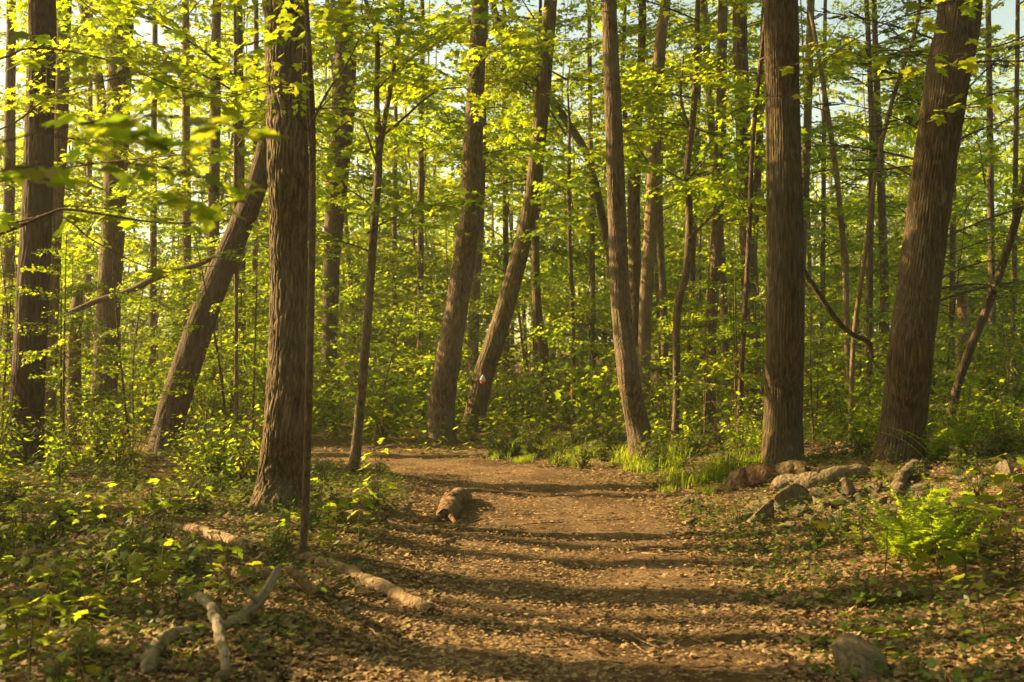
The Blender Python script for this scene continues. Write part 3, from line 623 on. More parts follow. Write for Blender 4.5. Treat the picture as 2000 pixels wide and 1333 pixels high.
# ferns and grass tufts
def frond_mesh(L, seed):
    r = np.random.default_rng(seed); t = np.linspace(0, 1, 30)
    c0 = np.stack([L * .42 * t ** 1.8, 0 * t, L * (1.0 * t - .16 * t ** 2.6)], 1)
    mb = MB(); v, q, tr = tube(c0, .003 * (1 - .8 * t) + .0006, 4); mb.add(v, q, tr)
    tang = np.gradient(c0, axis=0); tang /= np.linalg.norm(tang, axis=1)[:, None]
    for k in range(3, 30):
        w = L * .12 * math.sin(math.pi * min(1, (k - .5) / 29) ** .75) + .005
        for sg in (-1, 1):
            p = c0[k]; a = np.array([0, sg, 0]) * w + tang[k] * w * r.uniform(.2, .6) + np.array([0, 0, r.normal(-.1, .2) * w])
            tw = r.uniform(-1.3, 1.3); b_ = (tang[k] * math.cos(tw) + np.cross(tang[k], [0, sg, 0]) * math.sin(tw)) * L * .011
            vv = np.array([p - b_ * .3, p + a * .5 - b_, p + a, p + a * .5 + b_, p + b_ * .3])
            mb.add(vv, None, [(0, 1, 3), (0, 3, 4), (1, 2, 3)])
    me = mb.mesh('frond', LEAF_U, False)
    at_ = me.attributes.new('rnd', 'FLOAT', 'FACE'); at_.data.foreach_set('value', np.full(len(me.polygons), r.random(), np.float32))
    return me
FROND = [frond_mesh(.62, 700 + k) for k in range(5)]
def fern(u, v, h, n, lab, rs):
    p = G(u, v); r = np.random.default_rng(rs); o = thing('fern', p, lab, 'fern')
    for k in range(n):
        s_ = h / .5 * r.uniform(.7, 1.1)
        m = Matrix.Translation((r.normal(0, .09) * h / .5, r.normal(0, .09) * h / .5, -.02)) @ Matrix.Rotation(k * 2.4 + r.normal(0, .3), 4, 'Z') @ Matrix.Rotation(r.uniform(-.25, .55), 4, 'Y') @ Matrix.Scale(s_, 4)
        obj('frond', FROND[int(r.integers(5))], o, mat4=m)
fern(1800, 1095, 0.50, 44, 'bright upright fern clump on the right bank', 1)
fern(1745, 1085, 0.36, 24, 'smaller fern growing at the left side of the bright clump', 2)
fern(1868, 1100, 0.36, 22, 'darker fern growing at the right side of the bright clump', 3)
fern(1835, 905, .55, 18, 'dark arching fern at the foot of the massive ridged tree', 4)
fern(1890, 890, .45, 14, 'dark fern under the slim leaning tree', 5)
fern(1462, 890, .5, 14, 'fern beside the foot of the straight ridged tree', 6)
fern(362, 1300, .16, 5, 'small fern under the bleached branch', 7)
def blade_tuft(seed, h, n, spread):
    r = np.random.default_rng(seed); mb = MB(); rn = []
    for k in range(n):
        a = r.random() * 6.28; b0 = np.array([r.normal(0, spread), r.normal(0, spread), -.02]); hh = h * r.uniform(.5, 1.1); le = r.uniform(.1, .6) * hh
        t = np.array([0, .35, .7, 1]); w = .006 * np.array([1, .9, .6, .05]); s_ = np.array([-math.sin(a), math.cos(a), 0])
        c0 = b0 + np.stack([math.cos(a) * le * t ** 2, math.sin(a) * le * t ** 2, hh * (t - .15 * t ** 2)], 1)
        v = np.vstack([c0 - s_ * w[:, None], c0 + s_ * w[:, None]]); mb.add(v, [(0, 1, 5, 4), (1, 2, 6, 5), (2, 3, 7, 6)]); rn += [r.random()] * 3
    me = mb.mesh('blades', LEAF_M, False); a_ = me.attributes.new('rnd', 'FLOAT', 'FACE'); a_.data.foreach_set('value', np.array(rn, np.float32)); return me
TUFT = [blade_tuft(800 + k, .36, 110, .10) for k in range(4)]
rg = np.random.default_rng(77)
for k in range(60):
    u = rg.uniform(960, 1330); v = rg.uniform(868, 915) if u < 1200 else rg.uniform(885, 925)
    if k >= 44: u = rg.uniform(1270, 1500); v = rg.uniform(905, 965)
    p = G(u, v)
    if not clear_of_path(p.x, p.y, 1.25): continue
    o = tag(obj('grass_tuft', TUFT[k % 4], None, p), 'tuft of fresh grass on the verge near the ' + by(p.x, p.y), 'grass', 'grass tufts on the verge')
    s_ = rg.uniform(.35, .8); o.scale = (s_ * 1.3, s_ * 1.3, s_); o.rotation_euler = (0, 0, rg.random() * 6)

# ground cover nobody could count
def cover(name, n, region, tmpl, ls, mat, hmax, label, rs, dens_noise=(.9, .5)):
    r = np.random.default_rng(rs); pts = []
    y = np.sqrt(r.uniform(region[2] ** 2, region[3] ** 2, n * 3)); u = r.uniform(region[0], region[1], n * 3); x = (u - 1000) / F * y
    d, s_ = pdist(x, y)
    keep = (d > np.where(s_ > 0, .85, 1.1) + .8 * fbm(x * 1.5, y * 1.5, rs)) & (fbm(x * dens_noise[0], y * dens_noise[0], rs + 50) > dens_noise[1] * .94)
    x, y = x[keep][:n], y[keep][:n]; n = len(x)
    z = H(x, y) + r.random(n) ** 1.5 * hmax + .01
    a = r.random(n) * 6.283
    dd = np.stack([np.cos(a), np.sin(a), r.normal(-.15, .25, n)], 1); nn = np.stack([r.normal(0, .35, n), r.normal(0, .35, n), np.ones(n)], 1)
    o = obj(name, leaves_mesh(name, tmpl, dd, nn, ls * (.5 + .8 * r.random(n)), np.stack([x, y, z], 1), mat, r))
    o['kind'] = 'stuff'; tag(o, label, 'ground cover')
cover('ground_cover', 30000, (-500, 800, 4.6, 19), OVAL, .05, LEAF_G, .12, 'low green ground cover spreading left of the trail', 1, (1.1, .38))
cover('ground_cover', 27000, (1250, 2600, 4.6, 19), OVAL, .052, LEAF_G, .13, 'low green ground cover in patches right of the trail', 2, (1.2, .43))
cover('ground_cover', 26000, (-150, 2150, 19, 42), KITE, .12, LEAF_U, .5, 'green undergrowth carpeting the woods beyond the bend', 3, (.8, .42))

# leaf litter
def litter(name, n, tmpl, s0, s1, on_path, label, rs, y1=24):
    r = np.random.default_rng(rs)
    y = 4.6 * (y1 / 4.6) ** r.random(n * 2); u = r.uniform(-500, 2600, n * 2); x = (u - 1000) / F * y
    d, _ = pdist(x, y); pr = r.random(n * 2)
    if on_path: keep = (d < 1.9) & (pr < .25 + 1.1 * sstep(.38, .58, fbm(x * .8, y * 1.3, 5)))
    else: keep = pr < np.where(d < .95, .10, np.where(d < 2.4, 1.0, .8))
    x, y = x[keep][:n], y[keep][:n]; n = len(x)
    a = r.random(n) * 6.283; tilt = .16 if on_path else .25
    dd = np.stack([np.cos(a), np.sin(a), r.normal(0, tilt, n)], 1); nn = np.stack([r.normal(0, tilt, n), r.normal(0, tilt, n), np.where(r.random(n) < .5, 1, -1)], 1)
    z = H(x, y) + .012 + r.random(n) * .022
    o = obj(name, leaves_mesh(name, tmpl, dd, nn, r.uniform(s0, s1, n), np.stack([x, y, z], 1), LITTER, r)); o['kind'] = 'stuff'; tag(o, label, 'leaf litter')
litter('leaf_litter', 66000, DEADLEAF, .026, .066, False, 'dry brown fallen leaves over the forest floor', 1)
litter('leaf_crumbs', 90000, KITE, .012, .040, True, 'crumbled leaf flakes trodden into the trail', 2, 20)
r = np.random.default_rng(3); mb = MB()
for k in range(520):
    y = 4.8 * (20 / 4.8) ** r.random(); x = (r.uniform(-100, 2100) - 1000) / F * y; a = r.random() * 3.14; l = r.uniform(.06, .45)
    t = np.linspace(-.5, .5, 4); px_, py_ = x + np.cos(a) * l * t + r.normal(0, .012, 4), y + np.sin(a) * l * t + r.normal(0, .012, 4)
    mb.add(*tube(np.stack([px_, py_, H(px_, py_) + .022], 1), np.full(4, r.uniform(.002, .007)), 4))
o = obj('fallen_twigs', mb.mesh('fallen_twigs', M_LOG)); o['kind'] = 'stuff'; tag(o, 'small dry twigs scattered over the forest floor', 'twigs')

# ------------------------------------------------------------------ logs, dead branches, rocks
def log_px(name, label, px, mat, lift=.75, seg=36, amp=.10, end=True, pieces=(), cat='log', ys=None, k=9):
    """px (u, v, width) points of the underside line on the ground"""
    pts = []; rad = []
    for q, (u, v, w) in enumerate(px):
        g = G(u, v) if ys is None or ys[q] is None else P(u, v, ys[q] if ys[q] > 0 else G(u, v).y + ys[q]); rr = w * .5 * g.y / F
        pts.append(np.array(g) + np.array([0, 0, rr * lift if ys is None or ys[q] is None else 0])); rad.append(rr)
    A = catmull(np.c_[np.array(pts), rad], max(14, 9 * len(px)))
    b0 = A[:, :3].mean(0); b0[2] = float(H(b0[0], b0[1]))
    o = thing(name, b0, label, cat); sdn = hash_(label) % 997
    ln = np.linalg.norm(np.diff(A[:, :3], axis=0), axis=1).sum(); A = catmull(A, max(24, int(ln / .03)))
    sl = np.linspace(0, ln, len(A)); kk = .5 if end else .95
    for ax_ in range(3): A[:, ax_] += kk * A[:, 3] * (vn(sl * 5.5 + 3, sl * 0 + ax_ * 7.3, sdn + 31) - .5 + .6 * (vn(sl * 13, sl * 0 + ax_ * 5.1, sdn + 37) - .5)) * (1 if ax_ < 2 else .6)
    A[:, 3] *= .82 + .4 * vn(sl * 7, sl * 0 + .5, sdn + 41)
    ro = mat in (M_ROT, M_WEATHER); f = furrow(k, amp * (1.1 if ro else .6), sdn, 1.5, 0.0, wv=1.6)
    def d(th, s):
        m = f(th, s); e = np.minimum(s, s[-1] - s)[:, None]
        jag = vn(th[None, :] * 1.6, s[:, None] * 6, sdn + 1)
        return m * (1 - .25 * np.exp(-e / .05) * jag) * (1 if end else 1 - .85 * np.exp(-e / .035)) + (.42 if ro else .26) * (vn(th[None, :] * .8 + 3, s[:, None] * 5, sdn + 2) - .5)
    v, q_, t_ = tube(A[:, :3] - b0, A[:, 3], seg, d, cap=not end)
    mb = MB(); mb.add(v, q_, t_); obj('bark' if end else 'wood', mb.mesh('bark', mat), o)
    if end:
        for e_, nb in ((0, 1), (-1, -2)):
            c0 = A[e_, :3] - b0; ax = A[e_, :3] - A[nb, :3]; ax /= np.linalg.norm(ax); ref = np.array([0, 0, 1.0]); a = np.cross(ax, ref); a /= np.linalg.norm(a); b_ = np.cross(ax, a)
            th = np.arange(24) * 2 * np.pi / 24; rr = np.random.default_rng(sdn + e_); vs = [c0 - ax * A[e_, 3] * .35]
            for ring in (.35, .7, 1.0):
                rad_ = A[e_, 3] * ring * .93 * (1 + rr.normal(0, .03, 24)); dep = rr.normal(-.2 if ring < 1 else .0, .26, 24) * A[e_, 3]
                vs += list(c0 + rad_[:, None] * (np.cos(th)[:, None] * a + np.sin(th)[:, None] * b_) + dep[:, None] * ax)
            j = np.arange(24); j1 = (j + 1) % 24; tr = np.stack([np.zeros(24, int), 1 + j, 1 + j1], 1)
            qd = np.vstack([np.stack([1 + m * 24 + j, 25 + m * 24 + j, 25 + m * 24 + j1, 1 + m * 24 + j1], 1) for m in range(2)])
            mb = MB(); mb.add(np.array(vs), qd, tr); obj('broken_end', mb.mesh('broken_end', M_CORE, False), o)
    for pc in pieces:      # side stubs (u, v, w, depth)
        pp = np.array([np.array(P(u, v, y)) - b0 for u, v, w, y in pc]); rr = [w * .5 * y / F for u, v, w, y in pc]
        C = catmull(np.c_[pp, rr], 12); v, q_, t_ = tube(C[:, :3], C[:, 3], 10, None); mb = MB(); mb.add(v, q_, t_); obj('stub', mb.mesh('stub', mat), o)
    return o
log_px('fallen_log', 'short rotten log lying end-on at the left edge of the trail', [(866, 1020, 30), (873, 1012, 40), (884, 1000, 38), (897, 986, 37), (908, 975, 26)], M_ROT, lift=.55, pieces=[[(858, 1010, 12, 11.0), (846, 1016, 9, 10.9), (838, 1022, 4, 10.85)], [(880, 1008, 10, 11.0), (890, 1022, 8, 10.9), (893, 1030, 4, 10.85)]])
log_px('fallen_log', 'long tan fallen log with a hollow broken tip at the trail edge', [(590, 1098, 22), (640, 1112, 24), (700, 1138, 28), (760, 1168, 29), (805, 1188, 26), (842, 1202, 20)], M_LOG, pieces=[[(700, 1118, 9, 8.35), (690, 1100, 7, 8.3)]])
log_px('dead_branch', 'bleached grey dead branch bent across the undergrowth', [(553, 1102, 17), (520, 1150, 22), (478, 1205, 26), (440, 1225, 26), (385, 1243, 27), (325, 1258, 28), (298, 1295, 28), (280, 1330, 30)], M_DEAD, lift=1.0, end=False, amp=.12, cat='branch', pieces=[[(500, 1176, 10, 6.45), (486, 1158, 7, 6.42), (470, 1142, 3, 6.4)], [(350, 1248, 9, 6.1), (338, 1222, 6, 6.05), (345, 1205, 4, 6.0)]],
       ys=[6.6, 6.5, 6.42, -.15, None, None, None, None])
log_px('dead_branch', 'short pale knotty branch crossing over the bleached one', [(384, 1160, 14), (412, 1185, 19), (424, 1225, 19), (436, 1270, 18), (442, 1312, 17), (418, 1322, 12)], M_DEAD, lift=1.0, end=False, amp=.12, cat='branch', ys=[-.7, -.7, -.55, -.35, -.15, None])
log_px('dead_branch', 'yellowish broken stick propped beside the thin straight sapling', [(555, 1106, 17), (580, 1130, 20), (602, 1152, 20), (622, 1150, 18), (630, 1136, 13)], M_LOG, end=False, cat='branch', ys=[6.58, 6.7, 6.85, None, -.3])
log_px('fallen_log', 'sunlit pale log in the undergrowth left of the rough-barked tree', [(318, 1034, 16), (370, 1042, 20), (430, 1058, 24), (500, 1080, 22)], M_LOG)
log_px('fallen_log', 'dark mossy log half buried below the sunlit pale log', [(420, 1128, 22), (480, 1135, 26), (545, 1130, 22)], M_ROT)
log_px('log_chunk', 'dark broken chunk of log behind the thin straight sapling', [(668, 1022, 26), (710, 1026, 32), (750, 1022, 28)], M_ROT, cat='log')
log_px('fallen_log', 'dark round log at the foot of the straight ridged tree', [(1424, 958, 42), (1470, 950, 42), (1530, 938, 40), (1580, 930, 34)], M_ROT)
log_px('fallen_log', 'pale weathered log lying across the top of the rock pile', [(1506, 972, 40), (1560, 960, 40), (1620, 948, 36), (1690, 934, 28)], M_WEATHER)
log_px('mossy_root', 'mossy limb propped against the foot of the massive ridged tree', [(1738, 990, 18), (1755, 960, 22), (1775, 930, 22), (1792, 908, 16)], M_GREY, end=False, cat='branch')
log_px('bark_slab', 'slab of rotten bark on the litter below the short rotten log', [(855, 1063, 14), (880, 1066, 17), (892, 1062, 12)], M_ROT, end=False, cat='bark')
log_px('dead_stick', 'flat dark stick lying on the sunlit part of the trail', [(855, 1128, 7), (880, 1128, 8), (902, 1130, 6)], M_ROT, end=False, cat='stick')
log_px('fallen_log', 'dim fallen log behind the mottled trunk', [(1372, 808, 16), (1430, 800, 16), (1500, 792, 14)], M_GREY)
def air_branch(name, label, px, mat, Yd, cat='branch', sub=()):
    pp = np.array([np.array(P(u, v, Yd)) for u, v, w in px]); b0 = pp[0]; rr = [w * .5 * Yd / F for u, v, w in px]
    C = catmull(np.c_[pp - b0, rr], 10 * len(px)); mb = MB(); v, q_, t_ = tube(C[:, :3], C[:, 3], 12, furrow(6, .12, 4, 3, 0)); mb.add(v, q_, t_)
    o = thing(name, b0, label, cat); obj('wood', mb.mesh('wood', mat), o)
    return o
air_branch('dead_branch', 'black dead branch hanging down right of the straight ridged tree', [(1556, 505, 9), (1582, 548, 10), (1608, 588, 11), (1640, 632, 10), (1668, 655, 9), (1695, 668, 11), (1704, 700, 7)], M_DARK, 14.6)
air_branch('dead_limb', 'grey fallen limb leaning from the broken snag to the slanting dark tree', [(136, 612, 12), (190, 588, 11), (250, 570, 13), (300, 545, 13), (350, 528, 11), (408, 508, 9), (450, 474, 6)], M_GREY, 20.2)

# rocks
def rock_mesh(seed):
    import bmesh
    bm = bmesh.new(); bmesh.ops.create_icosphere(bm, subdivisions=3, radius=1)
    r = np.random.default_rng(seed); v = np.array([x.co[:] for x in bm.verts]); f = np.array([[q.index for q in p.verts] for p in bm.faces]); bm.free()
    for _ in range(15):
        n = r.normal(0, 1, 3); n /= np.linalg.norm(n); d = r.uniform(.32, .66); s_ = v @ n
        v = v - np.outer(np.maximum(s_ - d, 0), n)
    v = v * (1 + .10 * (fbm(v[:, 0] * 2 + 7, v[:, 1] * 2 + v[:, 2] * 1.7, seed) - .5)[:, None])
    return mesh('rock', v / np.abs(v).max(0) * np.array([1, .75, .6]), f, M_ROCK)
M_ROCK, nt, N, L, b = newmat('rock_grey')
n1 = noise(nt, mapping(nt, (1, 1, 1)), 5, 8, .7); n2 = noise(nt, mapping(nt, (1, 1, 1)), 1.8, 5)
cr = ramp(nt, n1, [(.36, (.065, .045, .022)), (.5, (.145, .104, .056)), (.66, (.27, .205, .120))])
L.new(mixc(nt, ramp(nt, n2, [(.5, (0, 0, 0)), (.64, (.75, .75, .75))]), cr, (.065, .075, .026)), b.inputs['Base Color']); b.inputs['Roughness'].default_value = .85
bump(nt, n1, b, .7, .06)
ROCKS = [rock_mesh(900 + k) for k in range(8)]
rk = np.random.default_rng(55)
def rock(u, v, w, label, group=None, asp=1.0, sink=.2):
    p = G(u, v); s_ = w * .55 * p.y / F
    o = tag(obj('rock', ROCKS[int(rk.integers(8))], None, (p.x, p.y, p.z + s_ * (.5 - sink) * .55)), label, 'rock', group)
    o.scale = (s_, s_ * rk.uniform(.8, 1.2), s_ * asp * rk.uniform(.8, 1.15)); o.rotation_euler = (rk.normal(0, .2), rk.normal(0, .2), rk.random() * 6.28)
pile = [(1450, 1022, 50), (1488, 1020, 66), (1520, 1002, 60), (1548, 985, 84), (1575, 1005, 70), (1612, 990, 54), (1640, 985, 60), (1660, 970, 66), (1690, 985, 48), (1600, 965, 50), (1700, 960, 60), (1640, 1012, 44), (1720, 985, 44),
        (1745, 1000, 50), (1545, 1030, 44), (1500, 985, 46), (1425, 1034, 40), (1465, 1000, 44), (1590, 1020, 36), (1670, 1000, 40), (1780, 985, 56), (1805, 960, 62), (1835, 975, 50)]
for u, v, w in pile: rock(u, v, w, 'angular grey-brown stone in the rock pile below the ridged trees', 'stones of the rock pile')
for u, v, w in [(1880, 940, 50), (1925, 945, 62), (1968, 925, 56), (1990, 958, 50)]: rock(u, v, w, 'blocky stone in the ledge right of the massive ridged tree', 'stones of the ledge')
rock(1688, 1326, 120, 'mossy rounded boulder on the trail bank beside the fresh sprouts', asp=1.4, sink=.0)
rock(1340, 985, 40, 'mossy stone on the right verge under the grass'); rock(1505, 1228, 54, 'flat stone sunk in the litter at the right edge of the trail', asp=.5, sink=.6)
rock(322, 886, 44, 'grey stone at the foot of the slanting dark tree', asp=1.2); rock(374, 884, 30, 'small pale stone beside the slanting dark tree')
rock(796, 984, 40, 'pale flat stone on the left verge near the short rotten log', asp=.7); rock(790, 1000, 30, 'mossy small stone on the left verge near the short rotten log', asp=.8)
rock(1380, 1118, 34, 'flat stone on the sunlit right part of the trail', asp=.5); rock(1352, 1022, 50, 'low flat stone in the leaves on the right verge', asp=.4)
for k in range(16): rock(rk.uniform(1330, 1560), rk.uniform(1040, 1240), rk.uniform(10, 22), 'small pebble in the litter on the right side of the trail', 'pebbles on the right side', .7)
for u, v, h in [(1712, 1292, .16), (1757, 1296, .15), (1645, 1310, .13)]:
    p = G(u, v); r = np.random.default_rng(int(u)); o = thing('sprout', p, 'fresh pale green sprout beside the mossy boulder', 'sprout', 'sprouts by the boulder')
    mb = MB(); mb.add(*tube(np.array([(0, 0, -.03), (.01, 0, h * .5), (0, .01, h)]), [.005, .004, .003], 6)); obj('stem', mb.mesh('stem', LEAF_G), o)
    for q in range(4): a = q * 1.57 + r.random(); leaf_obj(o, (0, .01, h), [math.cos(a), math.sin(a), .25], [0, 0, 1], .075, r)

# ------------------------------------------------------------------ trail marker and blaze
def plate(poly, y, th):
    p = np.array(poly, float); n = len(p); v = np.vstack([np.c_[p[:, 0], np.full(n, y), p[:, 1]], np.c_[p[:, 0], np.full(n, y + th), p[:, 1]]])
    j = np.arange(n); j1 = (j + 1) % n; c0 = v[:n].mean(0); v = np.vstack([v, [c0], [c0 + [0, th, 0]]])
    return v, np.stack([j, j + n, j1 + n, j1], 1), np.vstack([np.stack([np.full(n, 2 * n), j, j1], 1), np.stack([np.full(n, 2 * n + 1), j1 + n, j + n], 1)])
M_WHITE = flat_mat('marker_white', (.8, .78, .72)); M_RED = flat_mat('marker_red', (.55, .05, .03)); M_ORANGE = flat_mat('blaze_orange', (.75, .14, .03))
o_t, Bt = TREES['slanting ridged trunk bearing the white and red trail marker']
j = int(np.argmin(np.abs(Bt[:, 2] - (CH + (HV - 746) / F * 24)))); pm_ = Bt[j, :3]
mk = thing('trail_marker', (pm_[0] + .02, pm_[1] - Bt[j, 3] * 1.12 - .02, pm_[2]), 'small white and red marker fixed to the slanting ridged trunk', 'marker')
mb = MB(); mb.add(*plate([(-.055, -.01), (.055, -.01), (.06, .04), (.03, .10), (0, .14), (-.03, .10), (-.06, .04)], 0, .006)); obj('white_panel', mb.mesh('white_panel', M_WHITE, False), mk)
mb = MB(); mb.add(*plate([(-.065, -.015), (-.04, -.07), (0, -.10), (.04, -.07), (.065, -.015)], 0, .006)); obj('red_panel', mb.mesh('red_panel', M_RED, False), mk)
o_t, Bt = TREES['needle-thin stem with an orange paint blaze']
j = int(np.argmin(np.abs(Bt[:, 2] - (CH + (HV - 758) / F * 25)))); C = Bt[j - 1:j + 2].copy(); C = catmull(C, 5); C[:, 3] = C[:, 3] * 1.1 + .003; mid = C[2, :3]; C[:, :3] = mid + (C[:, :3] - mid) * .45
mb = MB(); v, q_, t_ = tube(C[:, :3] - np.array(o_t.location), C[:, 3], 10); mb.add(v, q_, t_); pb = obj('paint_blaze', mb.mesh('paint_blaze', M_ORANGE), o_t); pb['label'] = 'orange painted band'

# ------------------------------------------------------------------ overhanging foreground branches, leaf by leaf
def over_tree(label, x, y, h, rad, limbs, rs, ls, lean=0):
    """a small maple mostly out of frame; limbs: ([(u, v, depth)...], width m, leaf count, scatter)"""
    r = np.random.default_rng(rs); b0 = np.array([x, y, float(H(x, y))]); o = thing('maple_tree', b0, label, 'tree')
    t = np.linspace(0, 1, 14); pts = np.stack([lean * t, .1 * np.sin(t * 3), h * t - .05], 1); mb = MB(); v, q_, t_ = tube(pts, rad * (1 - .7 * t), 14, furrow(6, .05, rs)); mb.add(v, q_, t_); obj('trunk', mb.mesh('trunk', M_GREY), o)
    for lp, w, nl, sc_ in limbs:
        P0 = np.array([np.array(P(*q)) for q in lp]) - b0
        z0 = P0[0, 2] - .25; P0 = np.vstack([[lean * z0 / h, 0, z0], P0])
        C = catmull(P0, 8 * len(P0)); n = len(C); mb = MB(); mb.add(*tube(C, np.linspace(w, w * .25, n), 7))
        lv = []
        while len(lv) < nl:
            j = int(r.integers(int(n * .30), n)); a = r.random() * 6.283; l = r.uniform(.3, 1.0) * sc_
            e = C[j] + np.array([math.cos(a) * l, math.sin(a) * l * .8, r.normal(-.10, .12) * l]); mb.add(*tube(catmull([C[j], .5 * (C[j] + e) + [0, 0, .04 * sc_], e], 5), np.linspace(.003, .0012, 5), 4))
            for g in range(int(r.integers(2, 5))):
                b_ = a + r.normal(0, 1.0); q = e - (e - C[j]) * r.random() * .45 * (g > 0)
                lv.append((q + np.array([math.cos(b_), math.sin(b_), -.1]) * ls * .4, [math.cos(b_), math.sin(b_), r.normal(-.3, .25)], [r.normal(0, .3), r.normal(-.15, .3), 1], ls * r.uniform(.65, 1.2)))
        lo = obj('limb', mb.mesh('limb', M_TWIG), o)
        for q in lv: leaf_obj(lo, *q, r)
    return o
over_tree('maple with dark out-of-focus leaves reaching in over the left undergrowth', -2.5, 3.7, 4.5, .04, [
    ([(-60, 300, 3.6), (120, 250, 3.6), (300, 225, 3.5), (500, 255, 3.5)], .006, 62, .24), ([(-60, 350, 3.7), (150, 320, 3.7), (330, 330, 3.6), (480, 395, 3.6)], .006, 40, .22)], 31, .085)
over_tree('maple with long bare dark limbs arching over the left undergrowth', -4.4, 7.2, 6, .06, [
    ([(-40, 470, 7.2), (90, 420, 7.2), (140, 410, 7.2), (290, 433, 7.2), (390, 432, 7.2), (450, 395, 7.2)], .018, 12, .35), ([(-40, 455, 7.3), (105, 421, 7.2), (185, 472, 7.1), (300, 525, 7.0), (420, 520, 7)], .010, 12, .3),
    ([(-40, 365, 7.0), (130, 328, 7.0), (330, 305, 6.9), (420, 300, 6.9)], .010, 16, .35), ([(-20, 260, 7.4), (100, 190, 7.4), (240, 150, 7.3), (330, 130, 7.3)], .010, 46, .4), ([(-20, 120, 7.4), (60, 95, 7.4), (200, 115, 7.3), (400, 190, 7.2), (520, 170, 7.2)], .010, 46, .4)], 32, .11)
over_tree('maple hanging yellow-green leaf sprays in front of the ridged trees', 4.6, 8.6, 7, .06, [
    ([(2060, 60, 8.6), (1950, 90, 8.6), (1840, 110, 8.6), (1700, 90, 8.5)], .010, 50, .35), ([(2060, 190, 8.4), (1960, 180, 8.4), (1870, 215, 8.3), (1810, 240, 8.3)], .009, 30, .3),
    ([(2040, -40, 8.8), (1800, 20, 8.8), (1650, 90, 8.7), (1540, 190, 8.6)], .010, 50, .4)], 33, .105)

# hemlock with sparse dark needle limbs behind the massive ridged tree
def hem_spray(seed):
    r = np.random.default_rng(seed); mb = MB(); pos = []; dd = []; nn = []; t = np.linspace(0, 1, 9)
    main = np.stack([2.6 * t, .12 * np.sin(3 * t + seed), .5 * t - .55 * t ** 2], 1); mb.add(*tube(main, .017 * (1 - .85 * t) + .002, 6))
    for k in range(26):
        f = r.uniform(.15, .98); j = f * 8; p0 = main[int(j)] + (main[min(8, int(j) + 1)] - main[int(j)]) * (j - int(j)); a = (1 if k % 2 else -1) * r.uniform(.7, 1.2); l = r.uniform(.25, .75) * (1.15 - f * .6)
        e = np.array([math.cos(a), math.sin(a), r.normal(-.12, .1)]); tw = p0 + e * l * np.linspace(0, 1, 4)[:, None]; mb.add(*tube(tw, np.linspace(.004, .001, 4), 4))
        if r.random() < .45:
            for q in np.arange(.2, 1, .035):
                for g in (-1, 1): b_ = a + g * 1.1; pos.append(p0 + e * l * q); dd.append([math.cos(b_), math.sin(b_), 0]); nn.append([r.normal(0, .2), r.normal(0, .2), 1])
    return mb.mesh('limb', M_DARK), leaves_mesh('needles', KITE, dd, nn, np.full(len(pos), .045), pos, LEAF_H, r)
SPR['hem'] = [hem_spray(k) for k in range(4)]
hx, hy = (1768 - 1000) / F * 17.5, 17.5; hz = float(H(hx, hy)); r = np.random.default_rng(8)
o = thing('hemlock_tree', (hx, hy, hz), 'hemlock with sparse dark drooping limbs behind the massive ridged tree', 'tree'); t = np.linspace(0, 1, 30); mb = MB()
v, q_, t_ = tube(np.stack([1.55 * t, 0 * t, 11 * t - .1], 1), .17 * (1 - .85 * t), 16, furrow(8, .07, 5)); mb.add(v, q_, t_); obj('trunk', mb.mesh('trunk', M_DARK), o)
for k in range(26):
    f = r.uniform(.17, .8); az = r.choice([r.normal(.15, .5), r.normal(3.0, .5)]); w, fo = SPR['hem'][k % 4]; s_ = r.uniform(.7, 1.2) * (1.15 - .5 * f)
    l = obj('limb', w, o, mat4=Matrix.Translation((1.55 * f, 0, 11 * f)) @ Matrix.Rotation(az, 4, 'Z') @ Matrix.Rotation(-r.normal(.30, .2), 4, 'Y') @ Matrix.Scale(s_, 4)); obj('foliage', fo, l)

# ------------------------------------------------------------------ far-off wood that closes the view
r = np.random.default_rng(99); pos = []; mb = MB()
for k in range(260):
    y = r.uniform(60, 110); x = r.uniform(-.62, .62) * y; h = r.uniform(8, 22); z = float(H(x, y)); lean = r.normal(0, .06, 2) * h
    tp = np.array([(x, y, z - .3), (x + lean[0] * .5, y + lean[1] * .5, z + h * .55), (x + lean[0], y + lean[1], z + h)]); mb.add(*tube(catmull(tp, 6), np.linspace(.16, .03, 6), 5))
    for c_ in range(12):
        f = r.uniform(.10, 1); q = tp[0] + (tp[2] - tp[0]) * f + np.array([r.normal(0, 1.5), r.normal(0, 1.5), 0]); m = 42
        pos.append(q + r.normal(0, 1, (m, 3)) * np.array([.9, .9, .35]))
pos = np.vstack(pos); n = len(pos); a = r.random(n) * 6.283
wood = obj('distant_woodland', None); wood['kind'] = 'stuff'; tag(wood, 'hazy green woodland closing the view far behind the trail', 'woodland')
obj('trunks', mb.mesh('trunks', M_GREY), wood)
obj('foliage', leaves_mesh('foliage', KITE, np.stack([np.cos(a), np.sin(a), r.normal(-.2, .4, n)], 1), np.stack([r.normal(0, .6, n), r.normal(0, .6, n), np.ones(n)], 1), r.uniform(.22, .42, n), pos, LEAF_C, r), wood)

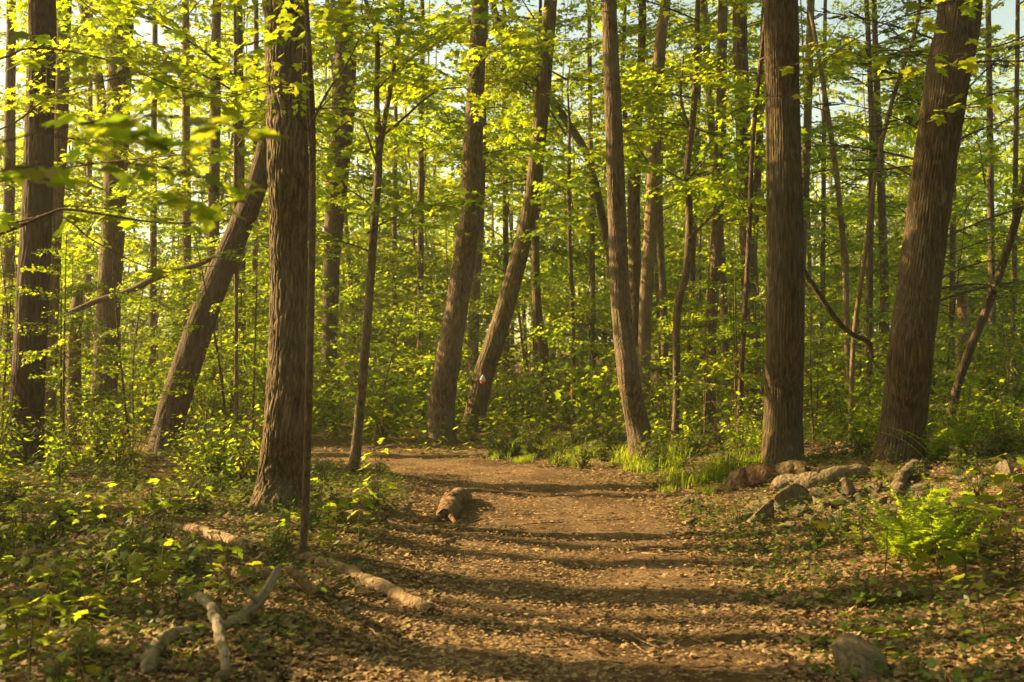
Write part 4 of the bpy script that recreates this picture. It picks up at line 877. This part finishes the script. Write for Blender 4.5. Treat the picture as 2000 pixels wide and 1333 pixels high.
# trees left of the frame that stand between the sun and the trail
r = np.random.default_rng(41)
for k, (x, yp, h, rd) in enumerate([(-8, 7.8, 13, .42), (-10, 9.0, 14, .24), (-9, 10.3, 13, .20), (-11, 6.75, 14, .20), (-8.5, 5.8, 13, .36), (-12, 14.3, 14, .22), (-13, 9.6, 15, .14), (-16, 7.1, 15, .15), (-12, 5.0, 13, .2), (-14, 12.9, 15, .2)]):
    y = yp + math.tan(math.radians(90) + SUN_AZ) * (.5 - x)      # its shadow crosses the trail at yp
    z = float(H(x, y)); o = thing('tall_tree', (x, y, z), 'tall leafy tree standing in the woods on the sunny side of the trail', 'tree', 'trees on the sunny side'); t = np.linspace(0, 1, 40); ln = r.normal(0, .04, 2) * h
    v, q_, t_ = tube(np.stack([ln[0] * t, ln[1] * t, h * t - .1], 1), rd * (1 - .7 * t), 20, furrow(12, .07, k)); mb = MB(); mb.add(v, q_, t_); obj('trunk', mb.mesh('trunk', M_OAK), o)
    for q in range(4):
        f = r.uniform(.68, .97); add_spray(o, 'mid', (ln[0] * f, ln[1] * f, h * f), r.random() * 6.28, r.normal(.2, .2), r.uniform(.8, 1.5), r)

for k in range(11):  # low saplings added out of frame to keep sun off the left undergrowth
    x, y = r.uniform(-7.4, -5.2), 5.2 + k * .6 + r.uniform(-.2, .2)
    sapling(x, y, r.uniform(2.2, 2.9), 7000 + k, 'bushy maple sapling added out of frame to shade the left undergrowth', 'added shading saplings on the sunny side', 'under', 8, .6, .2)
for k, (x, y) in enumerate([(-4.3, 4.25), (-5.4, 4.6)]):  # unseen taller saplings, added to block the sun from the out-of-focus leaves
    sapling(x, y, 5.6, 7100 + k, 'tall bushy maple sapling added out of frame to shade the out-of-focus leaves', 'added shading saplings on the sunny side', 'mid', 18, .9, .3)

# the wood goes on behind and beside the viewpoint
r = np.random.default_rng(43); n_ = 0
while n_ < 30:
    x, y = (r.uniform(-20, 20), r.uniform(-22, 1.5)) if n_ < 22 else (r.uniform(8, 20), r.uniform(2, 14))
    if not clear_of_path(x, y, 2.6) or abs(x) < .55 * y + 3: continue
    if x < -3 and y > -2: continue
    n_ += 1; h = r.uniform(11, 16); z = float(H(x, y)); o = thing('tall_tree', (x, y, z), 'tall leafy tree of the wood behind the viewpoint', 'tree', 'trees behind the viewpoint'); t = np.linspace(0, 1, 24); ln = r.normal(0, .04, 2) * h
    v, q_, t_ = tube(np.stack([ln[0] * t, ln[1] * t, h * t - .1], 1), r.uniform(.15, .3) * (1 - .7 * t), 14, furrow(10, .07, n_)); mb = MB(); mb.add(v, q_, t_); obj('trunk', mb.mesh('trunk', M_OAK), o)
    for q in range(16): f = r.uniform(.2, .98); add_spray(o, 'far', (ln[0] * f, ln[1] * f, h * f), r.random() * 6.28, r.normal(.2, .2), r.uniform(.8, 1.4), r)

# ------------------------------------------------------------------ thin evening haze
import bmesh
bm = bmesh.new(); bmesh.ops.create_cube(bm, size=1)
for q in bm.verts: q.co = Vector((q.co.x * 480, 62 + q.co.y * 420, -1.6 + (q.co.z + .5) * 28))
me = bpy.data.meshes.new('haze'); bm.to_mesh(me); bm.free()
mh = bpy.data.materials.new('haze'); mh.use_nodes = True; nh = mh.node_tree; nh.nodes.clear()
out = nh.nodes.new('ShaderNodeOutputMaterial'); pv = nh.nodes.new('ShaderNodeVolumePrincipled'); pv.inputs['Color'].default_value = (.95, .93, .85, 1); pv.inputs['Density'].default_value = .0008; pv.inputs['Anisotropy'].default_value = .3
nh.links.new(pv.outputs[0], out.inputs['Volume']); me.materials.append(mh)
hz_ = obj('haze', me); hz_['kind'] = 'stuff'; tag(hz_, 'thin warm evening haze hanging through the whole wood', 'haze')
